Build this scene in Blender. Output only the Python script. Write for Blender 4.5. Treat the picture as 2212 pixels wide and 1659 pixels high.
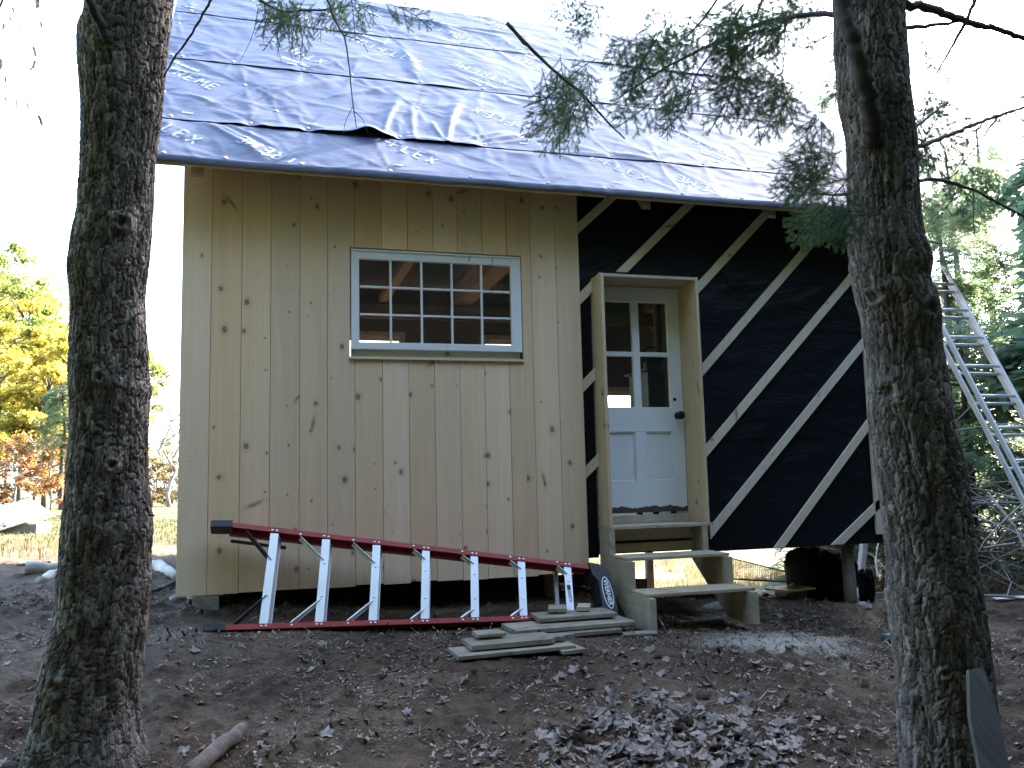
import bpy, math, random
import numpy as np
from mathutils import Matrix, Vector

for o in list(bpy.data.objects): bpy.data.objects.remove(o, do_unlink=True)
random.seed(7)
RNG = np.random.default_rng(11)
scene = bpy.context.scene
col = scene.collection
rad = math.radians

# ------------------------------------------------------------------ camera
YAW, PITCH, ROLL = rad(16.312), rad(6.492), rad(-1.408)
FPX, CX, CY = 1839.0, 1106.0, 829.5            # photo measured at 2212 x 1659
CAM = np.array([0.0, 0.0, 1.5])
fw = np.array([math.sin(YAW)*math.cos(PITCH), math.cos(YAW)*math.cos(PITCH), math.sin(PITCH)])
_r0 = np.array([math.cos(YAW), -math.sin(YAW), 0.0]); _u0 = np.cross(_r0, fw)
cr = math.cos(ROLL)*_r0+math.sin(ROLL)*_u0
cu = -math.sin(ROLL)*_r0+math.cos(ROLL)*_u0
cd = bpy.data.cameras.new('camera'); cam = bpy.data.objects.new('camera', cd); col.objects.link(cam)
cd.sensor_width = 36; cd.lens = FPX/2212*36; cd.clip_start = .05; cd.clip_end = 2000
M = Matrix.Identity(4)
for i in range(3):
    M[i][0] = cr[i]; M[i][1] = cu[i]; M[i][2] = -fw[i]; M[i][3] = CAM[i]
cam.matrix_world = M
scene.camera = cam

# ------------------------------------------------------------------ light
SUN_AZ, SUN_EL = rad(68), rad(30)              # azimuth clockwise from +Y: right of and behind the cabin
w = bpy.data.worlds.new('World'); scene.world = w; w.use_nodes = True
nt = w.node_tree; nt.nodes.clear()
sk = nt.nodes.new('ShaderNodeTexSky'); sk.sky_type = 'NISHITA'; sk.sun_disc = False
sk.sun_elevation = SUN_EL; sk.sun_rotation = SUN_AZ
sk.air_density = 1.0; sk.dust_density = 2.0; sk.ozone_density = 1.0; sk.altitude = 100
bg = nt.nodes.new('ShaderNodeBackground'); bg.inputs[1].default_value = .15
wo = nt.nodes.new('ShaderNodeOutputWorld')
nt.links.new(sk.outputs[0], bg.inputs[0]); nt.links.new(bg.outputs[0], wo.inputs[0])
sd = bpy.data.lights.new('sun', 'SUN'); sd.energy = 5.0; sd.angle = rad(.55); sd.color = (1, .90, .74)
so = bpy.data.objects.new('sun', sd); col.objects.link(so)
sdir = Vector((math.sin(SUN_AZ)*math.cos(SUN_EL), math.cos(SUN_AZ)*math.cos(SUN_EL), math.sin(SUN_EL)))
so.rotation_euler = sdir.to_track_quat('Z', 'Y').to_euler(); so.location = (6, 14, 12)
vs = scene.view_settings
vs.view_transform = 'Standard'; vs.look = 'None'; vs.gamma = 1; vs.exposure = 3.85; vs.use_curve_mapping = False
scene.render.resolution_x = 1024; scene.render.resolution_y = 768

# ------------------------------------------------------------------ pixel helpers
def ray(p): return fw+(p[0]-CX)/FPX*cr+(CY-p[1])/FPX*cu
def at(p, Y): d = ray(p); return d*Y/d[1]+CAM
def dep(p, t): return ray(p)*t+CAM
GK = [(-60, -2.5), (-6, -.7), (0, 0), (3, .42), (4.5, .60), (5.3, .64), (5.6, .70), (9, .79), (20, .88), (60, .98), (400, 1.1)]
_gy = np.array([k[0] for k in GK]); _gz = np.array([k[1] for k in GK])
def ground(x, y):
    x = np.asarray(x, float); y = np.asarray(y, float)
    z = np.interp(y, _gy, _gz)
    c = np.where(x < 2, .015*(1-np.clip(x, -6, 2)), -.015-.09*(np.clip(x, 2, 5.5)-2)*np.clip(y/5, .25, 1))
    k = np.clip((1.2-x)/1.6, 0, 1); k2 = np.clip((y-4.3)/.7, 0, 1); z = z+.07*k*k*(3-2*k)*k2*k2*(3-2*k2)*np.clip((14-y)/6, 0, 1)
    k = np.clip((x-1.0)/2.0, 0, 1); k = k*k*(3-2*k)
    return z+c-k*.12*np.clip(y-6, 0, 6)
def gat(p):
    d = ray(p); t = 1.0
    for i in range(4000):
        P = d*t+CAM
        if P[2] < ground(P[0], P[1]): break
        t += .01 if t < 15 else .1
    return np.array([P[0], P[1], float(ground(P[0], P[1]))])

# ------------------------------------------------------------------ noise in numpy
def _h(ix, iy, s):
    n = (ix.astype(np.int64)*374761393+iy.astype(np.int64)*668265263+s*974634777) & 0xffffffff
    n = ((n ^ (n >> 13))*1274126177) & 0xffffffff
    n = (n ^ (n >> 16))
    return (n & 0xffffff)/float(0xffffff)
def vnoise(x, y, s=0, wrapx=None):
    x, y = np.broadcast_arrays(np.asarray(x, float), np.asarray(y, float))
    ix = np.floor(x); iy = np.floor(y); fx = x-ix; fy = y-iy
    fx = fx*fx*fx*(fx*(fx*6-15)+10); fy = fy*fy*fy*(fy*(fy*6-15)+10)
    ix1 = ix+1
    if wrapx: ix = ix % wrapx; ix1 = ix1 % wrapx
    a = _h(ix, iy, s); b = _h(ix1, iy, s); c = _h(ix, iy+1, s); d = _h(ix1, iy+1, s)
    return (a*(1-fx)+b*fx)*(1-fy)+(c*(1-fx)+d*fx)*fy
def fbm(x, y, o=4, s=0):
    r = 0; a = .5
    for i in range(o):
        r = r+a*(vnoise(x, y, s+i*17)-.5); x = np.asarray(x)*2.03+5.1; y = np.asarray(y)*2.03+1.7; a *= .5
    return r
def worley(x, y, s=0, wrapx=None):
    ix = np.floor(x); iy = np.floor(y)
    f1 = np.full(x.shape, 9.); f2 = f1.copy(); cid = np.zeros(x.shape); dxo = np.zeros(x.shape); dyo = np.zeros(x.shape)
    for dx in (-1, 0, 1):
        for dy in (-1, 0, 1):
            cx = ix+dx; cy = iy+dy; hx = cx % wrapx if wrapx else cx
            px = cx+.1+.8*_h(hx, cy, s); py = cy+.1+.8*_h(hx, cy, s+5)
            d = np.hypot(px-x, py-y); near = d < f1
            f2 = np.where(near, f1, np.minimum(f2, d))
            cid = np.where(near, _h(hx, cy, s+9), cid); dxo = np.where(near, x-px, dxo); dyo = np.where(near, y-py, dyo)
            f1 = np.where(near, d, f1)
    return f1, f2, cid, dxo, dyo
def sstep(a, b, x): t = np.clip((x-a)/(b-a), 0, 1); return t*t*(3-2*t)

# ------------------------------------------------------------------ object helpers
WL = {}
def tag(o, label=None, cat=None, group=None, kind=None):
    if label: o['label'] = label
    if cat: o['category'] = cat
    if group: o['group'] = group
    if kind: o['kind'] = kind
    return o
def thing(name, label, cat, loc, group=None):
    o = bpy.data.objects.new(name, None); col.objects.link(o); o.empty_display_size = .1
    o.location = [float(v) for v in loc]; WL[o.name] = np.array(loc, float)
    return tag(o, label, cat, group)
def link(name, me, parent, loc):
    o = bpy.data.objects.new(name, me); col.objects.link(o)
    loc = np.array(loc, float)
    if parent is not None: o.parent = parent; o.location = (loc-WL[parent.name]).tolist()
    else: o.location = loc.tolist()
    WL[o.name] = loc
    return o
def mesh(name, V, F, mat, uv=None, smooth=False, attr=None):
    V = np.asarray(V, np.float32).reshape(-1, 3)
    me = bpy.data.meshes.new(name)
    if isinstance(F, np.ndarray):
        n, k = F.shape
        me.vertices.add(len(V)); me.vertices.foreach_set('co', V.ravel())
        me.loops.add(n*k); me.loops.foreach_set('vertex_index', F.astype(np.int32).ravel())
        me.polygons.add(n); me.polygons.foreach_set('loop_start', np.arange(0, n*k, k, dtype=np.int32))
        me.update(calc_edges=True)
    else:
        me.from_pydata(V.tolist(), [], [list(f) for f in F]); me.update()
    if uv is not None:                              # per-vertex metres
        lay = me.uv_layers.new(name='UVMap'); li = np.zeros(len(me.loops), np.int32)
        me.loops.foreach_get('vertex_index', li)
        lay.data.foreach_set('uv', np.asarray(uv, np.float32)[li].ravel())
    if attr is not None:
        for k, v in attr.items():
            a = me.attributes.new(k, 'FLOAT', 'POINT'); a.data.foreach_set('value', np.asarray(v, np.float32))
    for m in (mat if isinstance(mat, (list, tuple)) else [mat]): me.materials.append(m)
    if smooth: me.polygons.foreach_set('use_smooth', np.ones(len(me.polygons), bool))
    me.update()
    return me
def obj(name, V, F, mat, parent=None, uv=None, smooth=False, attr=None):
    V = np.asarray(V, float).reshape(-1, 3)
    lo, hi = V.min(0), V.max(0); base = np.array([(lo[0]+hi[0])/2, (lo[1]+hi[1])/2, lo[2]])
    return link(name, mesh(name, V-base, F, mat, uv, smooth, attr), parent, base)

class MB:
    """collects shapes into one mesh with metre UVs (v along the grain)"""
    def __init__(s): s.V = []; s.F = []; s.U = []; s.n = 0
    def add(s, V, F, U=None):
        V = np.asarray(V, float).reshape(-1, 3)
        if U is None:
            ext = V.max(0)-V.min(0); k = int(np.argmax(ext)); o = [i for i in range(3) if i != k]
            U = np.stack([V[:, o[0]]+V[:, o[1]], V[:, k]], 1)
        s.V.append(V); s.U.append(U); s.F += [[i+s.n for i in f] for f in F]; s.n += len(V); return s
    def box(s, a, b, bev=.0):
        a = np.minimum(a, b); b2 = np.maximum(a, b) if False else np.array(b, float); a = np.array(a, float)
        lo = np.minimum(a, b2); hi = np.maximum(a, b2)
        return s.obox((lo+hi)/2, np.eye(3), (hi-lo)/2, bev)
    def obox(s, c, ax, h, bev=.0, taper=None):
        """oriented box: centre, axes rows, half sizes; chamfered long edges"""
        c = np.array(c, float); ax = np.array(ax, float); h = np.array(h, float)
        k = int(np.argmax(h)); i, j = [q for q in range(3) if q != k]
        bv = min(bev, h[i]*.45, h[j]*.45)
        if bv > 0:
            ring = [(-h[i]+bv, -h[j]), (h[i]-bv, -h[j]), (h[i], -h[j]+bv), (h[i], h[j]-bv), (h[i]-bv, h[j]), (-h[i]+bv, h[j]), (-h[i], h[j]-bv), (-h[i], -h[j]+bv)]
        else: ring = [(-h[i], -h[j]), (h[i], -h[j]), (h[i], h[j]), (-h[i], h[j])]
        n = len(ring); V = []; U = []; per = 0
        for e in (-1, 1):
            for (p, q) in ring:
                l = np.zeros(3); l[i] = p; l[j] = q; l[k] = e*h[k]
                V.append(c+l@ax); U.append((p+q, l[k]))
        F = [[a, (a+1) % n, n+(a+1) % n, n+a] for a in range(n)]
        F += [list(range(n))[::-1], list(range(n, 2*n))]
        if np.linalg.det(ax)*(1 if (i, j, k) in ((0, 1, 2), (1, 2, 0), (2, 0, 1)) else -1) < 0: F = [f[::-1] for f in F]
        return s.add(V, F, np.array(U))
    def bar(s, p, q, w, t, up=(0, 0, 1), bev=.002):
        """rectangular bar from p to q: width w across, thickness t along up"""
        p = np.array(p, float); q = np.array(q, float); d = q-p; L = np.linalg.norm(d); d /= L
        sd_ = np.cross(d, up); sd_ /= np.linalg.norm(sd_); u2 = np.cross(sd_, d)
        return s.obox((p+q)/2, [d, sd_, u2], [L/2, w/2, t/2], bev)
    def tube(s, P, R, n=8, cap=True):
        P = np.asarray(P, float); m = len(P); R = np.broadcast_to(np.asarray(R, float), (m,))
        T = np.gradient(P, axis=0); T /= np.linalg.norm(T, axis=1)[:, None]+1e-9
        a = np.array([0, 0, 1.]) if abs(T[0][2]) < .9 else np.array([1., 0, 0])
        V = []; U = []; l = 0
        for i in range(m):
            b = np.cross(T[i], a); b /= np.linalg.norm(b)+1e-9; c = np.cross(b, T[i]); a = c
            if i: l += np.linalg.norm(P[i]-P[i-1])
            for k in range(n):
                th = 2*math.pi*k/n; V.append(P[i]+R[i]*(math.cos(th)*b+math.sin(th)*c)); U.append((R[i]*th, l))
        F = []
        for i in range(m-1):
            for k in range(n): F.append([i*n+k, i*n+(k+1) % n, (i+1)*n+(k+1) % n, (i+1)*n+k])
        if cap: F += [list(range(n))[::-1], [(m-1)*n+k for k in range(n)]]
        return s.add(V, F, np.array(U))
    def lathe(s, c, prof, n=16, ax=(0, 0, 1)):
        ax = np.array(ax, float); ax /= np.linalg.norm(ax)
        a = np.cross(ax, (0, 1, 0) if abs(ax[1]) < .9 else (1, 0, 0)); a /= np.linalg.norm(a); b = np.cross(ax, a)
        V = []; F = []
        for (r, z) in prof:
            for k in range(n):
                t = 2*math.pi*k/n; V.append(np.array(c)+ax*z+r*(a*math.cos(t)+b*math.sin(t)))
        m = len(prof)
        for i in range(m-1):
            for k in range(n): F.append([i*n+k, i*n+(k+1) % n, (i+1)*n+(k+1) % n, (i+1)*n+k])
        F += [list(range(n))[::-1], [(m-1)*n+k for k in range(n)]]
        return s.add(V, F)
    def prism(s, poly, d):
        """polygon (list of 3d points) extruded by vector d"""
        P = np.array(poly, float); n = len(P); Q = P+np.array(d, float)
        F = [list(range(n)), list(range(n, 2*n))[::-1]]+[[i, n+i, n+(i+1) % n, (i+1) % n] for i in range(n)]
        nn = np.zeros(3)
        for i in range(n): nn += np.cross(P[i], P[(i+1) % n])
        if nn@np.array(d, float) > 0: F = [f[::-1] for f in F]
        return s.add(np.vstack([P, Q]), F)
    def build(s, name, mat, parent=None, smooth=False):
        return obj(name, np.vstack(s.V), s.F, mat, parent, np.vstack(s.U), smooth)

def leafmesh(V, n=4):
    """(k, n, 3) array of separate n-gons -> verts, faces"""
    V = np.asarray(V); k = len(V)
    return V.reshape(-1, 3), np.arange(k*n).reshape(k, n)

# ------------------------------------------------------------------ materials
class NT:
    def __init__(s, name):
        s.m = bpy.data.materials.new(name); s.m.use_nodes = True; s.t = s.m.node_tree; s.t.nodes.clear()
        s.out = s.n('ShaderNodeOutputMaterial')
    def n(s, ty, **kw):
        nd = s.t.nodes.new(ty)
        for k, v in kw.items(): setattr(nd, k, v)
        return nd
    def l(s, a, b): s.t.links.new(a, b)
    def set(s, sock, v):
        if hasattr(v, 'is_output') or hasattr(v, 'links'): s.l(v, sock)
        else: sock.default_value = v
    def math(s, op, a, b=0., c=None):
        nd = s.n('ShaderNodeMath', operation=op); s.set(nd.inputs[0], a); s.set(nd.inputs[1], b)
        if c is not None: s.set(nd.inputs[2], c)
        return nd.outputs[0]
    def ramp(s, fac, stops, mode='LINEAR'):
        nd = s.n('ShaderNodeValToRGB'); cr_ = nd.color_ramp; cr_.interpolation = mode
        while len(cr_.elements) < len(stops): cr_.elements.new(.5)
        for e, (p, c) in zip(cr_.elements, stops):
            e.position = p; e.color = (c, c, c, 1) if isinstance(c, (int, float)) else (*c, 1)
        s.set(nd.inputs[0], fac); return nd.outputs[0]
    def mix(s, fac, a, b, mode='MIX'):
        nd = s.n('ShaderNodeMix', data_type='RGBA', blend_type=mode)
        s.set(nd.inputs[0], fac)
        for i, v in ((6, a), (7, b)):
            if isinstance(v, tuple): v = (*v, 1) if len(v) == 3 else v
            s.set(nd.inputs[i], v)
        return nd.outputs[2]
    def coord(s, which='Object'): return s.n('ShaderNodeTexCoord').outputs[which]
    def pos(s): return s.n('ShaderNodeNewGeometry').outputs['Position']
    def mapping(s, v, scale=(1, 1, 1), loc=(0, 0, 0)):
        nd = s.n('ShaderNodeMapping'); s.l(v, nd.inputs[0]); s.set(nd.inputs[1], loc); nd.inputs[3].default_value = scale; return nd.outputs[0]
    def noise(s, v, scale, detail=4, rough=.55, dist=0, out='Fac'):
        nd = s.n('ShaderNodeTexNoise'); s.l(v, nd.inputs['Vector']); nd.inputs['Scale'].default_value = scale
        nd.inputs['Detail'].default_value = detail; nd.inputs['Roughness'].default_value = rough; nd.inputs['Distortion'].default_value = dist
        return nd.outputs[out]
    def voro(s, v, scale, feature='F1', out='Distance'):
        nd = s.n('ShaderNodeTexVoronoi', feature=feature); s.l(v, nd.inputs['Vector']); nd.inputs['Scale'].default_value = scale
        return nd.outputs[out]
    def rnd(s): return s.n('ShaderNodeObjectInfo').outputs['Random']
    def attr(s, name): return s.n('ShaderNodeAttribute', attribute_name=name).outputs['Fac']
    def bump(s, h, strength=.3, dist=.01, normal=None):
        nd = s.n('ShaderNodeBump'); nd.inputs['Strength'].default_value = strength; nd.inputs['Distance'].default_value = dist
        s.l(h, nd.inputs['Height'])
        if normal is not None: s.l(normal, nd.inputs['Normal'])
        return nd.outputs[0]
    def bsdf(s, color, rough=.6, normal=None, metal=0., spec=.5, **kw):
        b = s.n('ShaderNodeBsdfPrincipled')
        if isinstance(color, tuple): color = (*color, 1)
        s.set(b.inputs['Base Color'], color); s.set(b.inputs['Roughness'], rough); s.set(b.inputs['Metallic'], metal)
        s.set(b.inputs['Specular IOR Level'], spec)
        if normal is not None: s.l(normal, b.inputs['Normal'])
        for k, v in kw.items(): s.set(b.inputs[k], v)
        return b.outputs[0]
    def done(s, sh): s.l(sh, s.out.inputs['Surface']); return s.m
MAT = {}

def wood(name, c1, c2, knot=(.11, .05, .025), grain=1., knots=True, rough=.7, dirt=0., tone=.35):
    t = NT(name); uv = t.coord('UV'); r = t.rnd()
    off = t.n('ShaderNodeCombineXYZ'); t.l(t.math('MULTIPLY', r, 37.), off.inputs[0]); t.l(t.math('MULTIPLY', r, 91.), off.inputs[1])
    add = t.n('ShaderNodeVectorMath', operation='ADD'); t.l(uv, add.inputs[0]); t.l(off.outputs[0], add.inputs[1]); P = add.outputs[0]
    kd = None
    if knots:
        jit = t.noise(P, 9., 2, out='Color'); ja = t.n('ShaderNodeVectorMath', operation='SCALE'); t.l(jit, ja.inputs[0]); ja.inputs['Scale'].default_value = .02
        pk = t.n('ShaderNodeVectorMath', operation='ADD'); t.l(P, pk.inputs[0]); t.l(ja.outputs[0], pk.inputs[1])
        vn = t.n('ShaderNodeTexVoronoi', voronoi_dimensions='2D'); t.l(t.mapping(pk.outputs[0], (1, .8, 1)), vn.inputs['Vector']); vn.inputs['Scale'].default_value = 5.6
        sep = t.n('ShaderNodeSeparateColor'); t.l(vn.outputs['Color'], sep.inputs[0])
        size = t.math('MULTIPLY_ADD', t.math('POWER', sep.outputs[0], 1.8), .30, -.035)
        kd = t.math('DIVIDE', vn.outputs['Distance'], t.math('MAXIMUM', size, .004))
        halo = t.ramp(kd, [(0, 1), (.33, .55), (1, 0)])           # colour stops beyond 1 clamp to 0
        kmask = t.ramp(kd, [(0, .75), (.18, .6), (.3, 1), (.36, 0.)])
    g1 = t.noise(t.mapping(P, (55, 1.6, 1)), 1., 3, .6, .6)
    g2 = t.noise(t.mapping(P, (9, .35, 1)), 1., 2, .5, 1.2)
    g = t.math('ADD', t.math('MULTIPLY', g1, .55*grain), t.math('MULTIPLY', g2, .6))
    c = t.mix(t.ramp(g, [(.3, 0), (.85, 1)]), c1, c2)
    tn = t.math('MULTIPLY_ADD', r, tone, 1-tone*.5)
    hs = t.n('ShaderNodeHueSaturation'); t.l(c, hs.inputs['Color']); t.l(tn, hs.inputs['Value'])
    t.l(t.math('MULTIPLY_ADD', t.math('FRACT', t.math('MULTIPLY', r, 7.3)), .22, .84), hs.inputs['Saturation']); c = hs.outputs[0]
    if knots:
        c = t.mix(t.math('MULTIPLY', halo, .42), c, tuple(v*1.6+.02 for v in knot))
        c = t.mix(t.math('MULTIPLY', kmask, .85), c, knot)
    if knots:
        ro = t.n('ShaderNodeMapping'); t.l(pk.outputs[0], ro.inputs[0]); rc_ = t.n('ShaderNodeCombineXYZ'); t.l(t.math('MULTIPLY', r, 17.), rc_.inputs[2]); t.l(rc_.outputs[0], ro.inputs[2]); ro.inputs[1].default_value = (3.3, 8.1, 0)
        ro2 = t.n('ShaderNodeMapping'); t.l(ro.outputs[0], ro2.inputs[0]); ro2.inputs[3].default_value = (11, 2.2, 1)
        v2 = t.n('ShaderNodeTexVoronoi', voronoi_dimensions='2D'); t.l(ro2.outputs[0], v2.inputs['Vector']); v2.inputs['Scale'].default_value = .75
        s2 = t.n('ShaderNodeSeparateColor'); t.l(v2.outputs['Color'], s2.inputs[0])
        on = t.math('GREATER_THAN', s2.outputs[1], .91); sp_ = t.math('MULTIPLY', on, t.ramp(v2.outputs['Distance'], [(0, .9), (.06, .8), (.10, .2), (.22, 0)]))
        c = t.mix(t.math('MULTIPLY', sp_, .75), c, knot)
    if dirt:
        d = t.ramp(t.noise(P, 6., 5, .65), [(.42, 0), (.72, 1)])
        c = t.mix(t.math('MULTIPLY', d, dirt), c, (.06, .05, .04))
    n = t.bump(g1, .25, .002)
    return t.done(t.bsdf(c, rough, n, spec=.3))
MAT['pine'] = wood('pine_siding', (.80, .58, .375), (.66, .455, .275), tone=.20)
MAT['strap'] = wood('strapping', (.70, .60, .45), (.60, .50, .36), tone=.2)
MAT['newwood'] = wood('frame_lumber', (.60, .44, .27), (.48, .34, .20), tone=.2)
MAT['steps'] = wood('step_lumber', (.50, .42, .29), (.36, .29, .19), dirt=.35)
MAT['scrap'] = wood('weathered_board', (.33, .29, .21), (.20, .17, .12), dirt=.6)
MAT['scrapnew'] = wood('fresh_offcut', (.60, .46, .28), (.45, .33, .19), dirt=.15)
MAT['grey'] = wood('grey_slab', (.20, .185, .17), (.09, .083, .075), knots=False, grain=1.6, dirt=.4, tone=.1)
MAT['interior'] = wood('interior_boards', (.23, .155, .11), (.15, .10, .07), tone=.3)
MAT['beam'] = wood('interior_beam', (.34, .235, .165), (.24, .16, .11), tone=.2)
MAT['post'] = wood('post_wood', (.28, .25, .20), (.15, .13, .10), dirt=.5)

def simple(name, c, rough=.5, metal=0., spec=.5, var=0., vs_=20, bumpd=0., bs=60, **kw):
    t = NT(name); P = t.coord('Object'); n = None; cc = c
    if var:
        f = t.noise(P, vs_, 4, .6); cc = t.mix(t.ramp(f, [(.3, 0), (.7, 1)]), tuple(v*(1-var) for v in c), tuple(min(1, v*(1+var)) for v in c))
    if bumpd: n = t.bump(t.noise(P, bs, 4), .6, bumpd)
    return t.done(t.bsdf(cc, rough, n, metal, spec, **kw))
MAT['alu'] = simple('aluminium', (.82, .83, .85), .45, .45, var=.06, vs_=6)
MAT['alu_dull'] = simple('aluminium_dull', (.60, .62, .64), .5, .5, var=.15, vs_=9)
MAT['red'] = simple('red_fibreglass', (.33, .030, .028), .42, var=.2, vs_=14, bumpd=.0006, bs=120)
MAT['blackplastic'] = simple('black_plastic', (.018, .02, .024), .5, bumpd=.0008, bs=90)
MAT['rivet'] = simple('rivet_metal', (.75, .75, .76), .3, 1.)
MAT['iron'] = simple('black_iron', (.02, .02, .022), .55, .4)
MAT['logo_white'] = simple('print_white', (.75, .75, .75), .6)
MAT['knob'] = simple('dark_knob', (.025, .02, .018), .3, .6)
MAT['bag'] = simple('black_bag', (.004, .004, .005), .8, spec=.08, bumpd=.02, bs=9)
MAT['whitepole'] = simple('pale_pole', (.42, .40, .37), .6, var=.2)
MAT['tarp'] = simple('grey_tarp', (.09, .13, .16), .45, bumpd=.01, bs=12)
MAT['stone'] = simple('stone', (.20, .19, .18), .85, var=.4, bumpd=.01, bs=18)
MAT['foam'] = simple('grey_foam', (.10, .11, .11), .8, var=.2)
MAT['whiteplastic'] = simple('white_plastic', (.7, .7, .68), .5)
MAT['capnail'] = simple('cap_nail', (.42, .30, .27), .5)
MAT['fabric'] = simple('black_fabric', (.006, .0065, .008), .85, bumpd=.01, bs=14)
MAT['galv'] = simple('galvanised', (.78, .78, .76), .35, .6, var=.12, vs_=3)

t = NT('flaked_white_paint'); P = t.coord('Object'); ch = t.ramp(t.noise(t.mapping(P, (1, 1, .35)), 26, 6, .7), [(.66, 0), (.70, 1)])
c = t.mix(t.noise(P, 5, 3), (.70, .72, .74), (.78, .80, .82)); c = t.mix(ch, c, (.20, .19, .18))
MAT['paint'] = t.done(t.bsdf(c, .5, t.bump(t.noise(t.mapping(P, (60, 60, 4)), 3, 3), .35, .002)))
t = NT('door_paint'); P = t.coord('Object')
c = t.mix(t.noise(P, 4, 3), (.70, .71, .71), (.78, .79, .79))
ch = t.ramp(t.noise(t.mapping(P, (3, 3, .6)), 14, 6, .75), [(.685, 0), (.71, 1)])
sepz = t.n('ShaderNodeSeparateXYZ'); t.l(P, sepz.inputs[0])
low = t.ramp(t.math('MULTIPLY_ADD', t.noise(t.mapping(P, (1, 1, .5)), 16, 5, .7), -.075, sepz.outputs[2]), [(0, 1), (.004, 0)])  # paint worn off along the rotted lower edge
c = t.mix(t.math('MAXIMUM', ch, low), c, (.07, .055, .045))
MAT['doorpanel'] = simple('panel_paint', (.72, .73, .73), .5, var=.08, vs_=5)
MAT['doorpaint'] = t.done(t.bsdf(c, .5, t.bump(t.noise(t.mapping(P, (70, 70, 5)), 3, 3), .4, .002)))

t = NT('window_glass')
fr = t.n('ShaderNodeFresnel'); fr.inputs[0].default_value = 1.5
tr = t.n('ShaderNodeBsdfTransparent'); tr.inputs[0].default_value = (.88, .90, .89, 1)
gl = t.n('ShaderNodeBsdfGlossy'); gl.inputs['Roughness'].default_value = .02
P = t.pos(); nb = t.bump(t.noise(P, 9, 2), .15, .01); t.l(nb, gl.inputs['Normal'])
di = t.n('ShaderNodeBsdfDiffuse'); di.inputs[0].default_value = (.5, .5, .5, 1)
m1 = t.n('ShaderNodeMixShader'); t.l(fr.outputs[0], m1.inputs[0]); t.l(tr.outputs[0], m1.inputs[1]); t.l(gl.outputs[0], m1.inputs[2])
dirt = t.math('MULTIPLY_ADD', t.ramp(t.noise(P, 130, 4, .7), [(.66, 0), (.72, 1)]), .5, .025)
m2 = t.n('ShaderNodeMixShader'); t.l(dirt, m2.inputs[0]); t.l(m1.outputs[0], m2.inputs[1]); t.l(di.outputs[0], m2.inputs[2])
MAT['glass'] = t.done(m2.outputs[0])

t = NT('felt_paper'); P = t.coord('UV')
cr1 = t.noise(t.mapping(P, (1.6, 4, 1)), 1.6, 5, .6, 1.4); cr2 = t.noise(t.mapping(P, (25, 40, 1)), 2, 3)
MAT['felt'] = t.done(t.bsdf(t.mix(t.noise(P, 3, 3), (.006, .0065, .009), (.010, .011, .014)), .5, t.bump(cr2, .2, .002, t.bump(cr1, .7, .022)), spec=.15))

t = NT('roof_underlayment'); P = t.coord('UV')
cc = t.mix(t.noise(P, 2.5, 4), (.034, .041, .080), (.050, .059, .106))
f1 = t.noise(t.mapping(P, (16, 70, 1)), 1., 4, .6, 1.0); f2 = t.noise(t.mapping(P, (5, 26, 1)), 1., 5, .6, 1.5)
MAT['under'] = t.done(t.bsdf(cc, .42, t.bump(f1, .22, .004, t.bump(f2, .28, .010)), spec=.65))
t = NT('underlayment_print'); P = t.coord('Object')
MAT['print'] = t.done(t.bsdf(t.mix(t.noise(P, 40, 3), (.17, .20, .27), (.24, .27, .35)), .35, t.bump(t.noise(P, 60, 3), .3, .004)))

def bark(name, c1, c2, moss):
    t = NT(name); P = t.coord('Object'); cell = t.attr('cell')
    f = t.noise(P, 26, 5, .65)
    c = t.mix(t.ramp(t.math('ADD', t.math('MULTIPLY', cell, .7), t.math('MULTIPLY', f, .5)), [(.25, 0), (.95, 1)]), c1, c2)
    ms = t.ramp(t.noise(P, 3.2, 5, .65), [(.50, 0), (.66, 1)]); c = t.mix(t.math('MULTIPLY', ms, .7), c, moss)
    U = t.coord('UV'); wj = t.noise(U, 30, 3, .6, out='Color'); sc_ = t.n('ShaderNodeVectorMath', operation='SCALE'); t.l(wj, sc_.inputs[0]); sc_.inputs['Scale'].default_value = .012
    ua = t.n('ShaderNodeVectorMath', operation='ADD'); t.l(U, ua.inputs[0]); t.l(sc_.outputs[0], ua.inputs[1])
    ve = t.n('ShaderNodeTexVoronoi', feature='DISTANCE_TO_EDGE'); t.l(t.mapping(ua.outputs[0], (85, 22, 1)), ve.inputs['Vector']); ve.inputs['Scale'].default_value = 1.
    crk = t.ramp(ve.outputs['Distance'], [(0, 0), (.12, 1)])
    vc_ = t.n('ShaderNodeTexVoronoi'); t.l(t.mapping(ua.outputs[0], (85, 22, 1)), vc_.inputs['Vector']); vc_.inputs['Scale'].default_value = 1.
    sc2 = t.n('ShaderNodeSeparateColor'); t.l(vc_.outputs['Color'], sc2.inputs[0])
    hs = t.n('ShaderNodeHueSaturation'); t.l(c, hs.inputs['Color']); t.l(t.math('MULTIPLY_ADD', sc2.outputs[0], .8, .6), hs.inputs['Value'])
    hgt = t.math('ADD', crk, t.math('MULTIPLY', sc2.outputs[1], .5))
    return t.done(t.bsdf(hs.outputs[0], .85, t.bump(t.noise(P, 200, 4, .7), .5, .003, t.bump(hgt, .7, .004)), spec=.25))
MAT['barkL'] = bark('bark_left', (.070, .058, .049), (.24, .208, .18), (.070, .060, .046))
MAT['barkR'] = bark('bark_right', (.072, .058, .047), (.225, .19, .162), (.060, .050, .037))
MAT['barkdark'] = simple('bark_dark', (.045, .038, .033), .9, var=.4, vs_=30, bumpd=.004, bs=60)
MAT['barkgrey'] = simple('bark_grey', (.17, .155, .14), .9, var=.4, vs_=8, bumpd=.01, bs=20)
MAT['twig'] = simple('twig', (.055, .042, .034), .85)
MAT['drywood'] = simple('dry_branch', (.30, .27, .24), .85, var=.3, vs_=10)
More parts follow.
